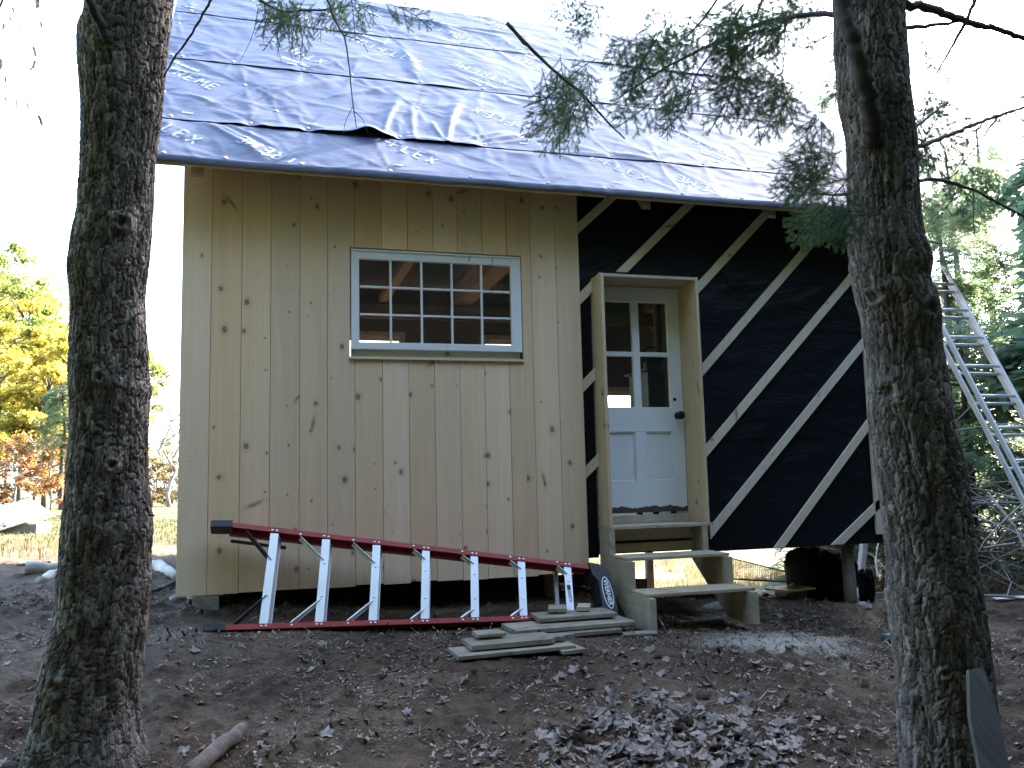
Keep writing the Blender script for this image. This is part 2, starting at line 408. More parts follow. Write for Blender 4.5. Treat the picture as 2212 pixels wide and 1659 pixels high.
MAT['root'] = simple('pale_root', (.40, .37, .32), .85, var=.35, vs_=8, bumpd=.006, bs=30)

def leafy(name, c1, c2, trans=.45, scale=2.5, rough=.6):
    t = NT(name); P = t.pos()
    c = t.mix(t.ramp(t.noise(P, scale, 4, .7), [(.32, 0), (.68, 1)]), c1, c2)
    a = t.bsdf(c, rough, spec=.25); b = t.n('ShaderNodeBsdfTranslucent'); t.l(c, b.inputs[0])
    m = t.n('ShaderNodeMixShader'); m.inputs[0].default_value = trans; t.l(a, m.inputs[1]); t.l(b.outputs[0], m.inputs[2])
    return t.done(m.outputs[0])
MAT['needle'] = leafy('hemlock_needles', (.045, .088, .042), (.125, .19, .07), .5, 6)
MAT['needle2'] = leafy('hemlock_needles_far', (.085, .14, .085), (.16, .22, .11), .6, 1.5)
MAT['yellowleaf'] = leafy('autumn_yellow', (.22, .21, .035), (.46, .37, .07), .65, .6)
MAT['greenleaf'] = leafy('green_leaf', (.09, .14, .035), (.22, .24, .05), .6, .6)
MAT['rustleaf'] = leafy('rust_leaf', (.20, .10, .04), (.34, .19, .07), .55, 1.2)
MAT['grass'] = leafy('grass', (.035, .055, .014), (.095, .095, .028), .4, 1.2)
MAT['drygrass'] = leafy('dry_grass', (.10, .08, .036), (.19, .15, .075), .4, 2.)
def leafind(name, c1, c2):
    t = NT(name); r = t.rnd(); P = t.coord('Object')
    vv = t.n('ShaderNodeSeparateColor'); t.l(t.voro(t.pos(), 11., 'F1', 'Color'), vv.inputs[0])
    c = t.mix(t.math('MULTIPLY_ADD', t.noise(P, 40, 3), .35, t.math('MULTIPLY_ADD', r, .35, t.math('MULTIPLY', vv.outputs[0], .45))), c1, c2)
    a = t.bsdf(c, .5, spec=.45); b = t.n('ShaderNodeBsdfTranslucent'); t.l(c, b.inputs[0])
    m = t.n('ShaderNodeMixShader'); m.inputs[0].default_value = .15; t.l(a, m.inputs[1]); t.l(b.outputs[0], m.inputs[2])
    return t.done(m.outputs[0])
MAT['deadleaf'] = leafind('dead_leaf', (.035, .025, .019), (.33, .265, .22))
MAT['hangleaf'] = leafind('hanging_leaf', (.10, .09, .10), (.22, .19, .17))
def posnoise(name, stops, scale, rough=.9):
    t = NT(name); P = t.pos(); w_ = t.n('ShaderNodeTexWhiteNoise'); 
    v = t.noise(P, scale, 2); return t.done(t.bsdf(t.ramp(v, stops), rough, spec=.2))
MAT['litter'] = posnoise('needle_litter', [(.34, (.012, .009, .006)), (.48, (.07, .05, .035)), (.60, (.26, .21, .16)), (.70, (.5, .44, .36))], 60)
MAT['sawdust'] = simple('sawdust', (.62, .53, .38), .95)

# soil: one sheet to the horizon, grassy away from the yard
t = NT('soil'); P = t.pos(); sp = t.n('ShaderNodeSeparateXYZ'); t.l(P, sp.inputs[0])
a = t.noise(P, 1.3, 5, .65); b = t.noise(P, 14, 6, .72); e = t.noise(P, 90, 4, .75)
mixv = t.math('ADD', t.math('MULTIPLY', a, .62), t.math('ADD', t.math('MULTIPLY', b, .42), t.math('MULTIPLY_ADD', e, .32, -.10)))
c = t.ramp(mixv, [(.38, (.013, .0085, .005)), (.52, (.047, .031, .019)), (.64, (.105, .073, .047)), (.80, (.20, .147, .10))])
fl = t.ramp(t.noise(P, 260, 3, .8), [(.66, 0), (.74, 1)]); c = t.mix(t.math('MULTIPLY', fl, .75), c, (.36, .31, .25))
red = t.ramp(t.noise(P, .8, 3), [(.5, 0), (.66, 1)]); c = t.mix(t.math('MULTIPLY', red, .14), c, (.11, .055, .038))
# sawdust spilled beside the steps
sx = t.math('MULTIPLY', t.math('SUBTRACT', sp.outputs[0], 2.95), 1.45); sy = t.math('MULTIPLY', t.math('SUBTRACT', sp.outputs[1], 4.50), 2.6)
dd = t.math('SQRT', t.math('ADD', t.math('MULTIPLY', sx, sx), t.math('MULTIPLY', sy, sy)))
dd = t.math('ADD', dd, t.math('MULTIPLY_ADD', t.noise(P, 5, 6, .7), 1.5, -.75))
c = t.mix(t.math('MULTIPLY', t.ramp(dd, [(.22, 1), (.85, 0)]), .9), c, (.46, .42, .35))
# grass and leaf cover beyond the yard
far = t.ramp(t.math('ADD', t.math('MULTIPLY', t.math('SUBTRACT', sp.outputs[1], 10.2), .22), t.math('MULTIPLY_ADD', t.noise(P, .9, 4), 1.2, -.6)), [(0, 0), (.5, 1)])
gc = t.mix(t.ramp(t.noise(P, 2.6, 6, .75), [(.38, 0), (.62, 1)]), (.030, .036, .012), (.115, .092, .045))
c = t.mix(far, c, gc)
hb = t.math('ADD', t.math('MULTIPLY', b, .7), t.math('MULTIPLY', e, .5))
MAT['soil'] = t.done(t.bsdf(c, .92, t.bump(hb, .9, .03), spec=.2))

# =================================================================== GROUND
def gdisp(x, y):
    n = fbm(x*1.1, y*1.1, 3, 3)*.07+fbm(x*5, y*5, 4, 8)*.05+np.maximum(0, fbm(x*14, y*14, 3, 21)-.06)*.13+fbm(x*30, y*30, 2, 23)*.012
    near = np.exp(-(np.maximum(0, np.abs(y-4)-5)/6)**2)*np.exp(-(np.maximum(0, np.abs(x-1.5)-5)/6)**2)
    flat = 1-.75*np.exp(-(((x-1)/2.6)**2+((y-4.9)/.6)**2)**2)
    return n*(.25+.75*near)*flat
def gfull(x, y): return ground(x, y)+gdisp(np.asarray(x, float), np.asarray(y, float))
def axis(lo, a, b, hi, st, grow=1.09):
    m = list(np.arange(a, b, st)); v = m[-1]; s = st
    while v < hi: s *= grow; v += s; m.append(v)
    v = a; s = st; l = []
    while v > lo: s *= grow; v -= s; l.append(v)
    return np.array(l[::-1]+m)
gx = axis(-260, -2.0, 4.6, 300, .019); gy = axis(-60, 2.0, 6.2, 420, .019)
GX, GY = np.meshgrid(gx, gy); GZ = gfull(GX, GY)
nx, ny = len(gx), len(gy); I = np.arange(nx*ny).reshape(ny, nx)
F = np.stack([I[:-1, :-1], I[:-1, 1:], I[1:, 1:], I[1:, :-1]], -1).reshape(-1, 4)
me = mesh('ground', np.stack([GX, GY, GZ], -1).reshape(-1, 3), F, MAT['soil'], smooth=True)
g_ = link('ground', me, None, (0, 0, 0)); tag(g_, 'bare brown soil of the yard running to the field', kind='structure')

# =================================================================== CABIN
WY = 5.5                                          # front face of the siding
cab = thing('cabin', 'small cabin under construction with pine siding, black felt paper and wrapped roof', 'cabin', (2.0, 7.3, .8))
XE = [float(at((x, 900), WY)[0]) for x in (386.5, 452, 519, 583, 647, 707.5, 767, 827, 884, 940, 995, 1049, 1103, 1155, 1210, 1262)]
XL, XS, XR = XE[0], XE[-1], float(at((1918, 1174), WY)[0])
WX0, WX1 = .528, 1.697; WZ0, WZ1 = 2.322, 3.046     # window opening
def cells(mb, x0, x1, z0, z1, holes, y0, y1, bev=0):
    xs = sorted({x0, x1, *[min(max(h[i], x0), x1) for h in holes for i in (0, 1)]})
    zs = sorted({z0, z1, *[min(max(h[i], z0), z1) for h in holes for i in (2, 3)]})
    for xa, xb in zip(xs, xs[1:]):
        run = None
        for za, zb in zip(zs, zs[1:]):
            xm, zm = (xa+xb)/2, (za+zb)/2
            hit = any(h[0] < xm < h[1] and h[2] < zm < h[3] for h in holes)
            if not hit: run = (run[0] if run else za, zb)
            if (hit or zb == z1) and run: mb.box((xa, y0, run[0]), (xb, y1, run[1]), bev); run = None
    return mb
for i in range(len(XE)-1):
    a, b = XE[i]+.0013, XE[i+1]-.0013
    y = WY+random.uniform(0, .0022); zb = .872+random.uniform(-.006, .006)
    if a > WX0 and b < WX1:                          # cut in two by the window
        MB().box((a, y, zb), (b, y+.019, WZ0-.019), .0012).build('siding_board', MAT['pine'], cab)
        MB().box((a, y, WZ1), (b, y+.019, 3.63), .0012).build('siding_board', MAT['pine'], cab)
    else: cells(MB(), a, b, zb, 3.63, [(WX0, WX1, WZ0-.018, WZ1)], y, y+.019, .0012).build('siding_board', MAT['pine'], cab)
# sheathing behind the siding and paper
DXL, DXR = float(at((1297, 590), 5.36)[0]), float(at((1507, 600), 5.36)[0])
DZT = float(at((1400, 594), 5.36)[2]); SILL = 1.182
HD = (DXL+.004, DXR-.004, SILL-.02, DZT-.004)
HW = (WX0+.004, WX1-.004, WZ0+.008, WZ1-.004)
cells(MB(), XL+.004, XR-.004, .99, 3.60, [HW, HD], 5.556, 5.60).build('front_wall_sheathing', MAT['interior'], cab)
# felt paper in lapped courses
def felt(z0, z1, x0, x1, y, seed):
    nx_, nz_ = int((x1-x0)/.03), int((z1-z0)/.03)
    x = np.linspace(x0, x1, nx_); z = np.linspace(z0, z1, nz_); X, Z = np.meshgrid(x, z)
    wr = fbm(X*1.4+seed, Z*3.2, 4, 40)*.020+np.maximum(0, .08-np.abs(fbm(X*1.3+Z*1.1, Z*2.4-X*.8, 3, 50+seed)))*.13
    Y = y-np.maximum(0, wr*.9)*np.clip((z1-Z)/.1, .2, 1)
    idx = np.arange(nx_*nz_).reshape(nz_, nx_)
    F = np.stack([idx[:-1, :-1], idx[:-1, 1:], idx[1:, 1:], idx[1:, :-1]], -1).reshape(-1, 4)
    xm = (X[:-1, :-1]+.015).ravel(); zm = (Z[:-1, :-1]+.015).ravel()
    F = F[~((xm > HD[0]-.0) & (xm < HD[1]) & (zm > SILL-.3) & (zm < HD[3]))]
    return obj('felt_sheet', np.stack([X, Y, Z], -1).reshape(-1, 3), F, MAT['felt'], cab, np.stack([X.ravel(), Z.ravel()], 1), True)
felt(.962, 1.80, XS-.03, XR, 5.552, 1); felt(1.765, 2.63, XS-.03, XR, 5.549, 2); felt(2.592, 3.62, XS-.03, XR, 5.546, 3)
# strapping
def strap(p, q, e0, e1, w=.060, clipx=None):
    A_, B_ = at(p, 5.53), at(q, 5.53); a = np.array([A_[0], A_[2]]); b = np.array([B_[0], B_[2]])
    d = (b-a)/np.linalg.norm(b-a); n = np.array([-d[1], d[0]]); P = []
    for pt, e in ((a, e0), (b, e1)):
        for s in (-1, 1):
            o_ = pt+n*s*w/2; v = (pt[0]-o_[0])/d[0] if e == 'v' else (pt[1]-o_[1])/d[1]; P.append(o_+d*v)
    poly = [P[0], P[1], P[3], P[2]]
    return MB().prism([(x, 5.519, z) for x, z in poly], (0, .019, 0)).build('strap', MAT['strap'], cab)
for a, b, e0, e1 in [((1246, 495), (1330, 419), 'v', 'h'), ((1342, 588), (1500, 431), 'h', 'h'), ((1507, 622), (1668, 447), 'v', 'h'),
                     ((1516, 800), (1812, 456), 'v', 'h'), ((1524, 975), (1860, 574), 'v', 'v'), ((1533, 1152), (1880, 722), 'v', 'v'),
                     ((1682, 1183), (1890, 896), 'h', 'v'), ((1808, 1176), (1908, 1078), 'h', 'v'),
                     ((1250, 648), (1296, 600), 'v', 'v'), ((1255.5, 838), (1302, 789), 'v', 'v'), ((1263.5, 1022), (1309, 976), 'v', 'v')]:
    strap(a, b, e0, e1)
MB().box((XR-.075, 5.519, 1.03), (XR-.008, 5.538, 3.60), .001).build('corner_strap', MAT['strap'], cab)
NQ = []
def nailhead(x, y, z, r_=.0032): NQ.append([(x+r_*math.cos(a), y, z+r_*math.sin(a)) for a in (0, 1.05, 2.09, 3.14, 4.19, 5.24)])
for i in range(len(XE)-1):
    for z in (.93, 1.35, 1.95, 2.29, 2.75, 3.12, 3.4):
        for f in (.22, .78):
            x = XE[i]+(XE[i+1]-XE[i])*f+random.uniform(-.006, .006)
            if not (WX0-.01 < x < WX1+.01 and WZ0-.02 < z < WZ1+.01): nailhead(x, WY-.0004, z+random.uniform(-.015, .015), .0026)
for o in [q for q in cab.children if q.name.startswith('strap')]:
    b0 = WL[o.name]; vv = [np.array(v.co)+b0 for v in o.data.vertices]; lo_ = min(vv, key=lambda v: v[2]); hi_ = max(vv, key=lambda v: v[2]); L_ = np.linalg.norm(hi_-lo_); d_ = (hi_-lo_)/L_
    n2 = max(2, int(L_/.38)); cx_ = np.mean(vv, 0)
    for k in range(n2):
        p_ = cx_+d_*(L_-.16)*((k+.5)/n2-.5); s_ = np.array([-d_[2], 0, d_[0]])
        for e in (-.017, .017): nailhead(*(p_+s_*e+d_*random.uniform(-.02, .02))[[0]], 5.5186, (p_+s_*e)[2], .0034)
V_, F_ = leafmesh(np.array(NQ), 6); obj('nail_heads', V_, F_, MAT['iron'], cab)['kind'] = 'stuff'
# ---- roof
RP = rad(48.26); EY, EZ = 5.2, 3.45; RX0, RX1 = -.705, 4.80; RL = 3.2
rs = np.array([0, math.cos(RP), math.sin(RP)]); rn = np.array([0, -math.sin(RP), math.cos(RP)])
def roofp(u, v, h=0): return np.stack([u, EY+v*rs[1]+h*rn[1], EZ+v*rs[2]+h*rn[2]], -1)
SEAM = [0, .483, 1.465, 2.388, 3.2]
nails = []
def nail_u(k):
    r = random.Random(100+k); u = RX0+.12; out = []
    while u < RX1-.05: out.append(u); u += r.uniform(.30, .62)
    return out
for k in range(4): nails += [(u, SEAM[k]+.03+(.012 if k else 0), k) for u in nail_u(k)]
for k in range(5): nails.append((RX0+.05, .25+k*.63, 5))
nails += [(.06, .75, 6), (1.05, 1.02, 6), (-.15, 1.12, 6)]
def onroof(p):
    d = ray(p); E0 = np.array([0, EY, EZ]); t = ((E0-CAM)@rn)/(d@rn); P = d*t+CAM; return np.array([P[0], (P-E0)@rs])
FOLDS = []
for p, q, hh, ww in [((468, 228), (641, 178), .016, .030), ((478, 231), (723, 174), .013, .026), ((545, 225), (734, 176), .011, .022), ((441, 268), (575, 345), .015, .024), ((450, 266), (578, 330), .010, .020), ((480, 268), (600, 322), .009, .02),
                     ((830, 289), (861, 218), .016, .022), ((967, 312), (991, 222), .018, .026), ((966, 312), (932, 264), .013, .018), ((897, 307), (894, 222), .009, .02), ((968, 314), (1092, 288), .012, .02), ((990, 315), (1222, 288), .010, .022), ((1018, 318), (1240, 305), .008, .02),
                     ((755, 6), (965, 60), .014, .02), ((760, 12), (1000, 72), .012, .02), ((965, 58), (1135, 80), .012, .02), ((790, 30), (1080, 82), .010, .018), ((353, 150), (470, 175), .010, .025), ((400, 205), (470, 232), .010, .02),
                     ((640, 160), (830, 120), .012, .03), ((700, 215), (880, 190), .010, .03), ((820, 345), (700, 372), .008, .02), ((590, 352), (660, 330), .010, .02), ((1100, 210), (1250, 250), .010, .03), ((1180, 330), (1420, 350), .008, .025), ((870, 110), (900, 160), .012, .04), ((1300, 330), (1500, 370), .009, .03), ((1400, 260), (1560, 330), .010, .03)]:
    FOLDS.append((onroof(p), onroof(q), hh, ww))
def folds(u, v):
    h = 0*u
    for a, b, hh, ww in FOLDS:
        d = b-a; L2 = d@d; t = np.clip(((u-a[0])*d[0]+(v-a[1])*d[1])/L2, 0, 1)
        bow = .03*np.sin(t*math.pi)*math.sqrt(L2); n = np.array([-d[1], d[0]])/math.sqrt(L2)
        x = a[0]+d[0]*t+n[0]*bow; y = a[1]+d[1]*t+n[1]*bow
        w = ww*(.5+1.1*t); h = h+hh*1.5*np.exp(-((u-x)**2+(v-y)**2)/w**2)*(np.sin(np.clip(t, .04, .97)*math.pi)**.45)
    return h
def wrinkle(u, v):
    h = fbm(u*1.3+v*.9, v*1.8-u*.5, 4, 60)*.035+folds(u, v)
    q = fbm(u*1.1-v*.7, v*2.2+u*.9, 3, 70); h = h+np.maximum(0, .075-np.abs(q))*.085
    q2 = fbm(u*1.7+v*1.4, v*1.3-u*1.1+7, 3, 75); h = h+np.maximum(0, .05-np.abs(q2))*.07
    h = h+fbm(u*5, v*17, 3, 80)*.006
    for i, (a, b, k) in enumerate(nails):
        d = np.hypot(u-a, v-b); th = np.arctan2(v-b, u-a)
        if k > 0 or i % 2: h = h+np.maximum(0, np.cos(th*(5+i % 4)+i*1.7))**2*d*np.exp(-d/.15)*.10
        h = h*(1-.85*np.exp(-(d/.035)**2))
    return h
FLAP = float(onroof((793, 290))[0])
def edge_lift(u, dv, k):
    if k == 0: return 0*u
    a = np.maximum(0, vnoise(u*1.6, u*0+k*3.3, 90)-.58)*.060*np.exp(-(dv/.06)**2)
    if k == 1: a = a+.050*np.exp(-((u-FLAP)/.085)**2)*np.exp(-(dv/.10)**2)
    near = 0*u
    for (x, y, kk) in nails:
        if kk == k: near = np.maximum(near, np.exp(-((u-x)/.05)**2))
    return a*(1-near)
def roof_h(u, v):
    k = np.clip(np.searchsorted(SEAM, v, side='right')-1, 0, 3)
    h = .004+.002*(1-(v-np.array(SEAM)[k])/1.0)+wrinkle(u, v)*.62
    for kk in range(1, 4): h = h+np.where(k == kk, edge_lift(u, v-SEAM[kk], kk), 0)
    return np.maximum(h, .001)
for k in range(4):
    v0, v1 = SEAM[k], SEAM[k+1]+(.10 if k < 3 else .03)
    nu, nv = 420, max(40, int((v1-v0)/.0125))
    u = np.linspace(RX0, RX1, nu); v = np.linspace(v0, v1, nv); U, V = np.meshgrid(u, v)
    wr = wrinkle(U, V)*.62
    under = np.clip((SEAM[k+1]-V)/.02, 0, 1) if k < 3 else np.ones_like(V)
    H = .004+.002*(1-(V-v0))+wr*(.25+.75*under)-.006*(1-under)+edge_lift(U, V-v0, k)
    H = np.maximum(H, .001)
    Pt = roofp(U, V, H)
    if k == 0:                                     # folded down over the eave edge
        fold = Pt[:1].copy(); fold[..., 1] += .004; fold[..., 2] -= .030+.006*vnoise(u*3, u*0, 5)
        Pt = np.concatenate([fold, Pt]); U = np.concatenate([U[:1], U]); V = np.concatenate([V[:1]-.03, V]); nv += 1
    idx = np.arange(nu*nv).reshape(nv, nu)
    F = np.stack([idx[:-1, :-1], idx[:-1, 1:], idx[1:, 1:], idx[1:, :-1]], -1).reshape(-1, 4)
    sh = obj('roof_sheet', Pt.reshape(-1, 3), F, MAT['under'], cab, np.stack([U.ravel(), V.ravel()], 1), True)
    # printed lettering of this course
    GL = {'T': [((0, 1), (1, 1)), ((.5, 1), (.5, 0))], 'R': [((0, 0), (0, 1)), ((0, 1), (.8, 1)), ((.8, 1), (.8, .5)), ((.8, .5), (0, .5)), ((.35, .5), (.9, 0))],
          'I': [((.5, 0), (.5, 1))], '-': [((.15, .5), (.85, .5))], 'F': [((0, 0), (0, 1)), ((0, 1), (.85, 1)), ((0, .52), (.7, .52))],
          'L': [((0, 1), (0, 0)), ((0, 0), (.8, 0))], 'E': [((0, 0), (0, 1)), ((0, 1), (.8, 1)), ((0, .52), (.7, .52)), ((0, 0), (.8, 0))],
          'X': [((0, 0), (.9, 1)), ((0, 1), (.9, 0))], 'M': [((0, 0), (0, 1)), ((0, 1), (.5, .4)), ((.5, .4), (1, 1)), ((1, 1), (1, 0))], '=': [((0, .5), (2.2, .5))]}
    Q = []
    def stroke(p, q, wd):
        p = np.array(p); q = np.array(q); L_ = np.linalg.norm(q-p); n_ = max(1, int(L_/.018)); d = (q-p)/L_; nn = np.array([-d[1], d[0]])*wd/2
        for j in range(n_):
            a_ = p+d*L_*j/n_; b_ = p+d*L_*(j+1)/n_; c4 = np.array([a_-nn, b_-nn, b_+nn, a_+nn])
            if c4[:, 1].min() < max(SEAM[k]+.01, .02) or c4[:, 1].max() > SEAM[k+1]-.012 or c4[:, 0].min() < RX0+.02 or c4[:, 0].max() > RX1-.02: continue
            Q.append(roofp(c4[:, 0], c4[:, 1], roof_h(c4[:, 0], c4[:, 1])+.0022))
    def word(s, u0, v0_, ang, hgt, wd):
        ca, sa = math.cos(ang), math.sin(ang); x = 0
        for ch in s:
            if ch == ' ': x += hgt*.6; continue
            for (a_, b_) in GL[ch]:
                pts = [(x+px_*hgt*.62, py_*hgt) for px_, py_ in (a_, b_)]
                w2 = [(u0+X_*ca-Y_*sa, v0_+X_*sa+Y_*ca) for X_, Y_ in pts]; stroke(w2[0], w2[1], wd)
            x += hgt*(.95 if ch not in 'I-' else .7)
    vc = (SEAM[k]+SEAM[k+1])/2; rr = random.Random(k+4); u0 = RX0-.3+rr.uniform(0, .3); j = 0
    while u0 < RX1:
        ang = rad(-36) if j % 2 == 0 else rad(144)
        s = ['TRI-FLEX', 'XTREME'][(j+k) % 2]; keep = rr.random() < .78; u0 += rr.uniform(-.08, .08)
        lenw = len(s)*.085
        if not keep: pass
        elif j % 2 == 0: word(s, u0, vc+.30, ang, .095, .018); word('= = =', u0+.10, vc+.42, ang, .055, .036)
        else: word(s, u0+.55, vc-.22, ang, .095, .018); word('= = =', u0+.43, vc-.36, ang, .055, .036)
        word('= ', u0+.25, SEAM[k]+.075, 0, .05, .022)
        u0 += .74; j += 1
    if Q:
        V_, F_ = leafmesh(np.array(Q)); obj('lettering', V_, F_, MAT['print'], sh)['kind'] = 'stuff'
# cap nails
nm = MB().lathe((0, 0, 0), [(.014, 0), (.0135, .0025), (.004, .004), (.003, .0045)], 10)
nme = mesh('cap_nail', np.vstack(nm.V), nm.F, MAT['capnail'])
for (u, v, k) in nails:
    p = roofp(np.array([u]), np.array([v]), roof_h(np.array([u]), np.array([v]))+.001)[0]
    o = link('cap_nail', nme, cab, p); o.rotation_euler = (RP, 0, 0)
# deck, back slope, rafters, ridge
def slab(x0, x1, pts, d): return MB().prism([(x0, y, z) for y, z in pts], (x1-x0, 0, 0))
def rl(v, h): p = roofp(np.array(0.), np.array(v), h); return (float(p[1]), float(p[2]))
RY = EY+RL*rs[1]
slab(RX0+.004, RX1-.004, [rl(.006, -.024), rl(.006, -.004), rl(RL, -.004), rl(RL, -.024)], 0).build('roof_deck', MAT['interior'], cab)
mir = lambda p: (2*RY-p[0], p[1])
slab(RX0+.004, RX1-.004, [mir(rl(.006, -.024)), mir(rl(.006, .006)), mir(rl(RL-.01, .006)), mir(rl(RL-.01, -.024))], 0).build('rear_roof_slope', MAT['under'], cab)
for x in (-.40, .54, 1.54, 2.54, 3.54, 4.50):
    pts = [(5.25, 3.355), (5.25, rl(0, -.026)[1]+.056-.0), rl(RL-.02, -.027), (RY-.02, rl(RL, -.027)[1]-.17)]
    pts[1] = rl((5.25-EY)/rs[1], -.027); pts[1] = (5.25, EZ+(5.25-EY)*math.tan(RP)-.027/math.cos(RP))
    pts[2] = (RY-.02, EZ+(RY-.02-EY)*math.tan(RP)-.027/math.cos(RP))
    if x in (.54, 1.54): dy_ = .30; pts[0] = (5.25+dy_, 3.355+dy_*math.tan(RP)); pts[1] = (5.25+dy_, pts[1][1]+dy_*math.tan(RP))
    slab(x-.035, x+.035, pts, 0).build('rafter', MAT['beam'], cab)
    slab(x-.034, x+.034, [(2*RY-y, z) for y, z in pts], 0).build('rafter', MAT['beam'], cab)
MB().box((RX0+.02, EY+.012, 3.408), (RX1-.02, EY+.030, 3.438)).build('eave_trim', MAT['newwood'], cab)
# rear and side walls, floor
BY = 9.1
rw = [(.35, 1.40, 2.0, 3.085), (2.36, 3.05, 2.0, 3.075), (3.72, 4.30, 1.7, 2.50)]
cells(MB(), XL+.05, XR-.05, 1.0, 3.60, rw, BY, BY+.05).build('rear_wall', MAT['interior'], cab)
for (a, b, c_, d_) in rw:
    mb = MB(); mb.box((a-.06, BY-.02, d_), (b+.06, BY-.001, d_+.05)); mb.box((a-.06, BY-.02, c_-.05), (a-.001, BY-.001, d_-.001)); mb.box((b+.001, BY-.02, c_-.05), (b+.06, BY-.001, d_-.001))
    mb.box((a, BY+.002, d_-.045), (b, BY+.045, d_-.002)); mb.build('rear_window_trim', MAT['strap'], cab)
def gable(x0, x1):
    z0 = EZ+(5.6-EY)*math.tan(RP)-.08
    return slab(x0, x1, [(5.62, .99), (5.62, z0), (RY, rl(RL, 0)[1]-.12), (BY-.02, z0-.02), (BY-.02, .99)], 0)
gable(XL+.02, XL+.05).build('side_wall', MAT['interior'], cab); gable(XR-.05, XR-.02).build('side_wall', MAT['felt'], cab)
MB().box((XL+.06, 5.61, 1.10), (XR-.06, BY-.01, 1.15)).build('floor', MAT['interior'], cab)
mb = MB()
for y in (5.62, 7.3, 9.02): mb.box((XL+.03, y, .975), (XR-.06, y+.05, 1.098))
mb.build('floor_joists', MAT['post'], cab)
MB().box((XL+.06, BY-.10, 3.27), (XR-.06, BY-.022, 3.42)).build('wall_plate', MAT['beam'], cab)
for x, w_ in ((2.09, .20), (1.22, .09), (3.3, .14), (.2, .14)):
    MB().box((x-w_/2, 5.66, 3.44), (x+w_/2, BY-.03, 3.44+w_), .005).build('tie_beam', MAT['beam'], cab)
for (a, b) in (((2.25, 6.2, 3.50), (3.2, 6.9, 3.50)), ((2.25, 7.4, 3.50), (3.2, 7.9, 3.50))): MB().bar(a, b, .07, .05).build('cross_brace', MAT['beam'], cab)
MB().bar((3.15, 8.9, 1.2), (3.75, 8.9, 3.3), .10, .06, (0, 1, 0)).build('wall_brace', MAT['beam'], cab)
# posts under the floor
for (p_, r_) in (((1836, 1240), .047),):
    b = at((1838, 1306), 5.68); zt = .98
    MB().tube([(b[0], b[1], b[2]-.1), (b[0]+.004, b[1], b[2]+.15), (b[0]-.005, b[1], zt)], [.05, .048, .046], 12).build('post', MAT['post'], cab, True)
    MB().box((b[0]-.07, b[1]-.03, .925), (b[0]+.05, b[1]+.05, .978)).build('post_cap', MAT['post'], cab)
for x, y in ((-.32, 5.68), (1.92, 5.72), (-.3, 9.0), (1.9, 9.0), (4.2, 9.0)):
    z0 = float(ground(x, y)); MB().tube([(x, y, z0-.1), (x+.005, y, (z0+.98)/2), (x, y, .98)], [.055, .05, .05], 10).build('post', MAT['post'], cab, True)
# ---- window
sy = 5.506
win = MB(); sx0, sx1, sz0, sz1 = .536, 1.692, 2.374, 3.037
lw, rw_, tw, bw = .052, .072, .064, .046
win.box((sx0, sy, sz0), (sx0+lw, sy+.035, sz1), .002); win.box((sx1-rw_, sy, sz0), (sx1, sy+.035, sz1), .002)
win.box((sx0+lw, sy+.001, sz1-tw), (sx1-rw_, sy+.035, sz1), .002); win.box((sx0+lw, sy+.001, sz0), (sx1-rw_, sy+.035, sz0+bw), .002)
win.box((sx0, sy-.006, sz1-.012), (sx1-.004, sy-.0005, sz1-.001))
wo_ = win.build('window', MAT['paint'], cab)
px0, px1, pz0, pz1 = sx0+lw, sx1-rw_, sz0+bw, sz1-tw
cw, chh = (px1-px0)/5, (pz1-pz0)/3
for i in range(1, 5): MB().box((px0+i*cw-.007, sy+.004, pz0), (px0+i*cw+.007, sy+.03, pz1), .002).build('muntin', MAT['paint'], wo_)
for j in range(1, 3):
    for i in range(5): MB().box((px0+i*cw+.0072, sy+.006, pz0+j*chh-.0065), (px0+(i+1)*cw-.0072, sy+.028, pz0+j*chh+.0065), .002).build('muntin', MAT['paint'], wo_)
for i in range(5):
    for j in range(3):
        MB().box((px0+i*cw, sy+.018, pz0+j*chh), (px0+(i+1)*cw, sy+.020, pz0+(j+1)*chh)).build('pane', MAT['glass'], wo_)
MB().box((WX0-.003, 5.483, WZ0-.018), (WX1+.003, 5.60, WZ0-.001), .001).build('window_sill', MAT['strap'], cab)
MB().box((WX0+.010, 5.548, WZ0+.002), (WX1-.010, 5.572, sz0+.03)).build('sill_block', MAT['strap'], cab)
# ---- door frame and door
fr_ = MB().box((DXL, 5.36, SILL), (DXL+.022, 5.665, DZT), .001).build('door_jamb', MAT['newwood'], cab)
MB().box((DXR-.022, 5.36, SILL), (DXR, 5.665, DZT), .001).build('door_jamb', MAT['newwood'], cab)
MB().box((DXL+.0222, 5.361, DZT-.022), (DXR-.0222, 5.665, DZT-.001), .001).build('door_head', MAT['newwood'], cab)
MB().box((DXL-.006, 5.325, SILL-.021), (DXR+.008, 5.665, SILL-.001), .001).build('door_sill', MAT['steps'], cab)
MB().box((DXL+.024, 5.615, SILL+.001), (DXR-.024, 5.66, SILL+.055), .001).build('threshold', MAT['steps'], cab)
dx0, dx1 = DXL+.026, DXR-.026; dz0 = SILL+.072; dz1 = DZT-.028; dyf = 5.622
W_, H_ = dx1-dx0, dz1-dz0
fx = lambda f: dx0+W_*f
fz = lambda f: dz1-H_*f
dm = MB()
dm.box((fx(0), dyf, fz(1)), (fx(.137), dyf+.036, fz(0)), .001); dm.box((fx(.863), dyf, fz(1)), (fx(1), dyf+.036, fz(0)), .001)
dm.box((fx(.137), dyf+.0005, fz(.067)), (fx(.863), dyf+.036, fz(0)), .001)
dm.box((fx(.137), dyf+.0005, fz(.648)), (fx(.863), dyf+.036, fz(.54)), .001)
dm.box((fx(.137), dyf+.0005, fz(1)), (fx(.863), dyf+.036, fz(.866)), .001)
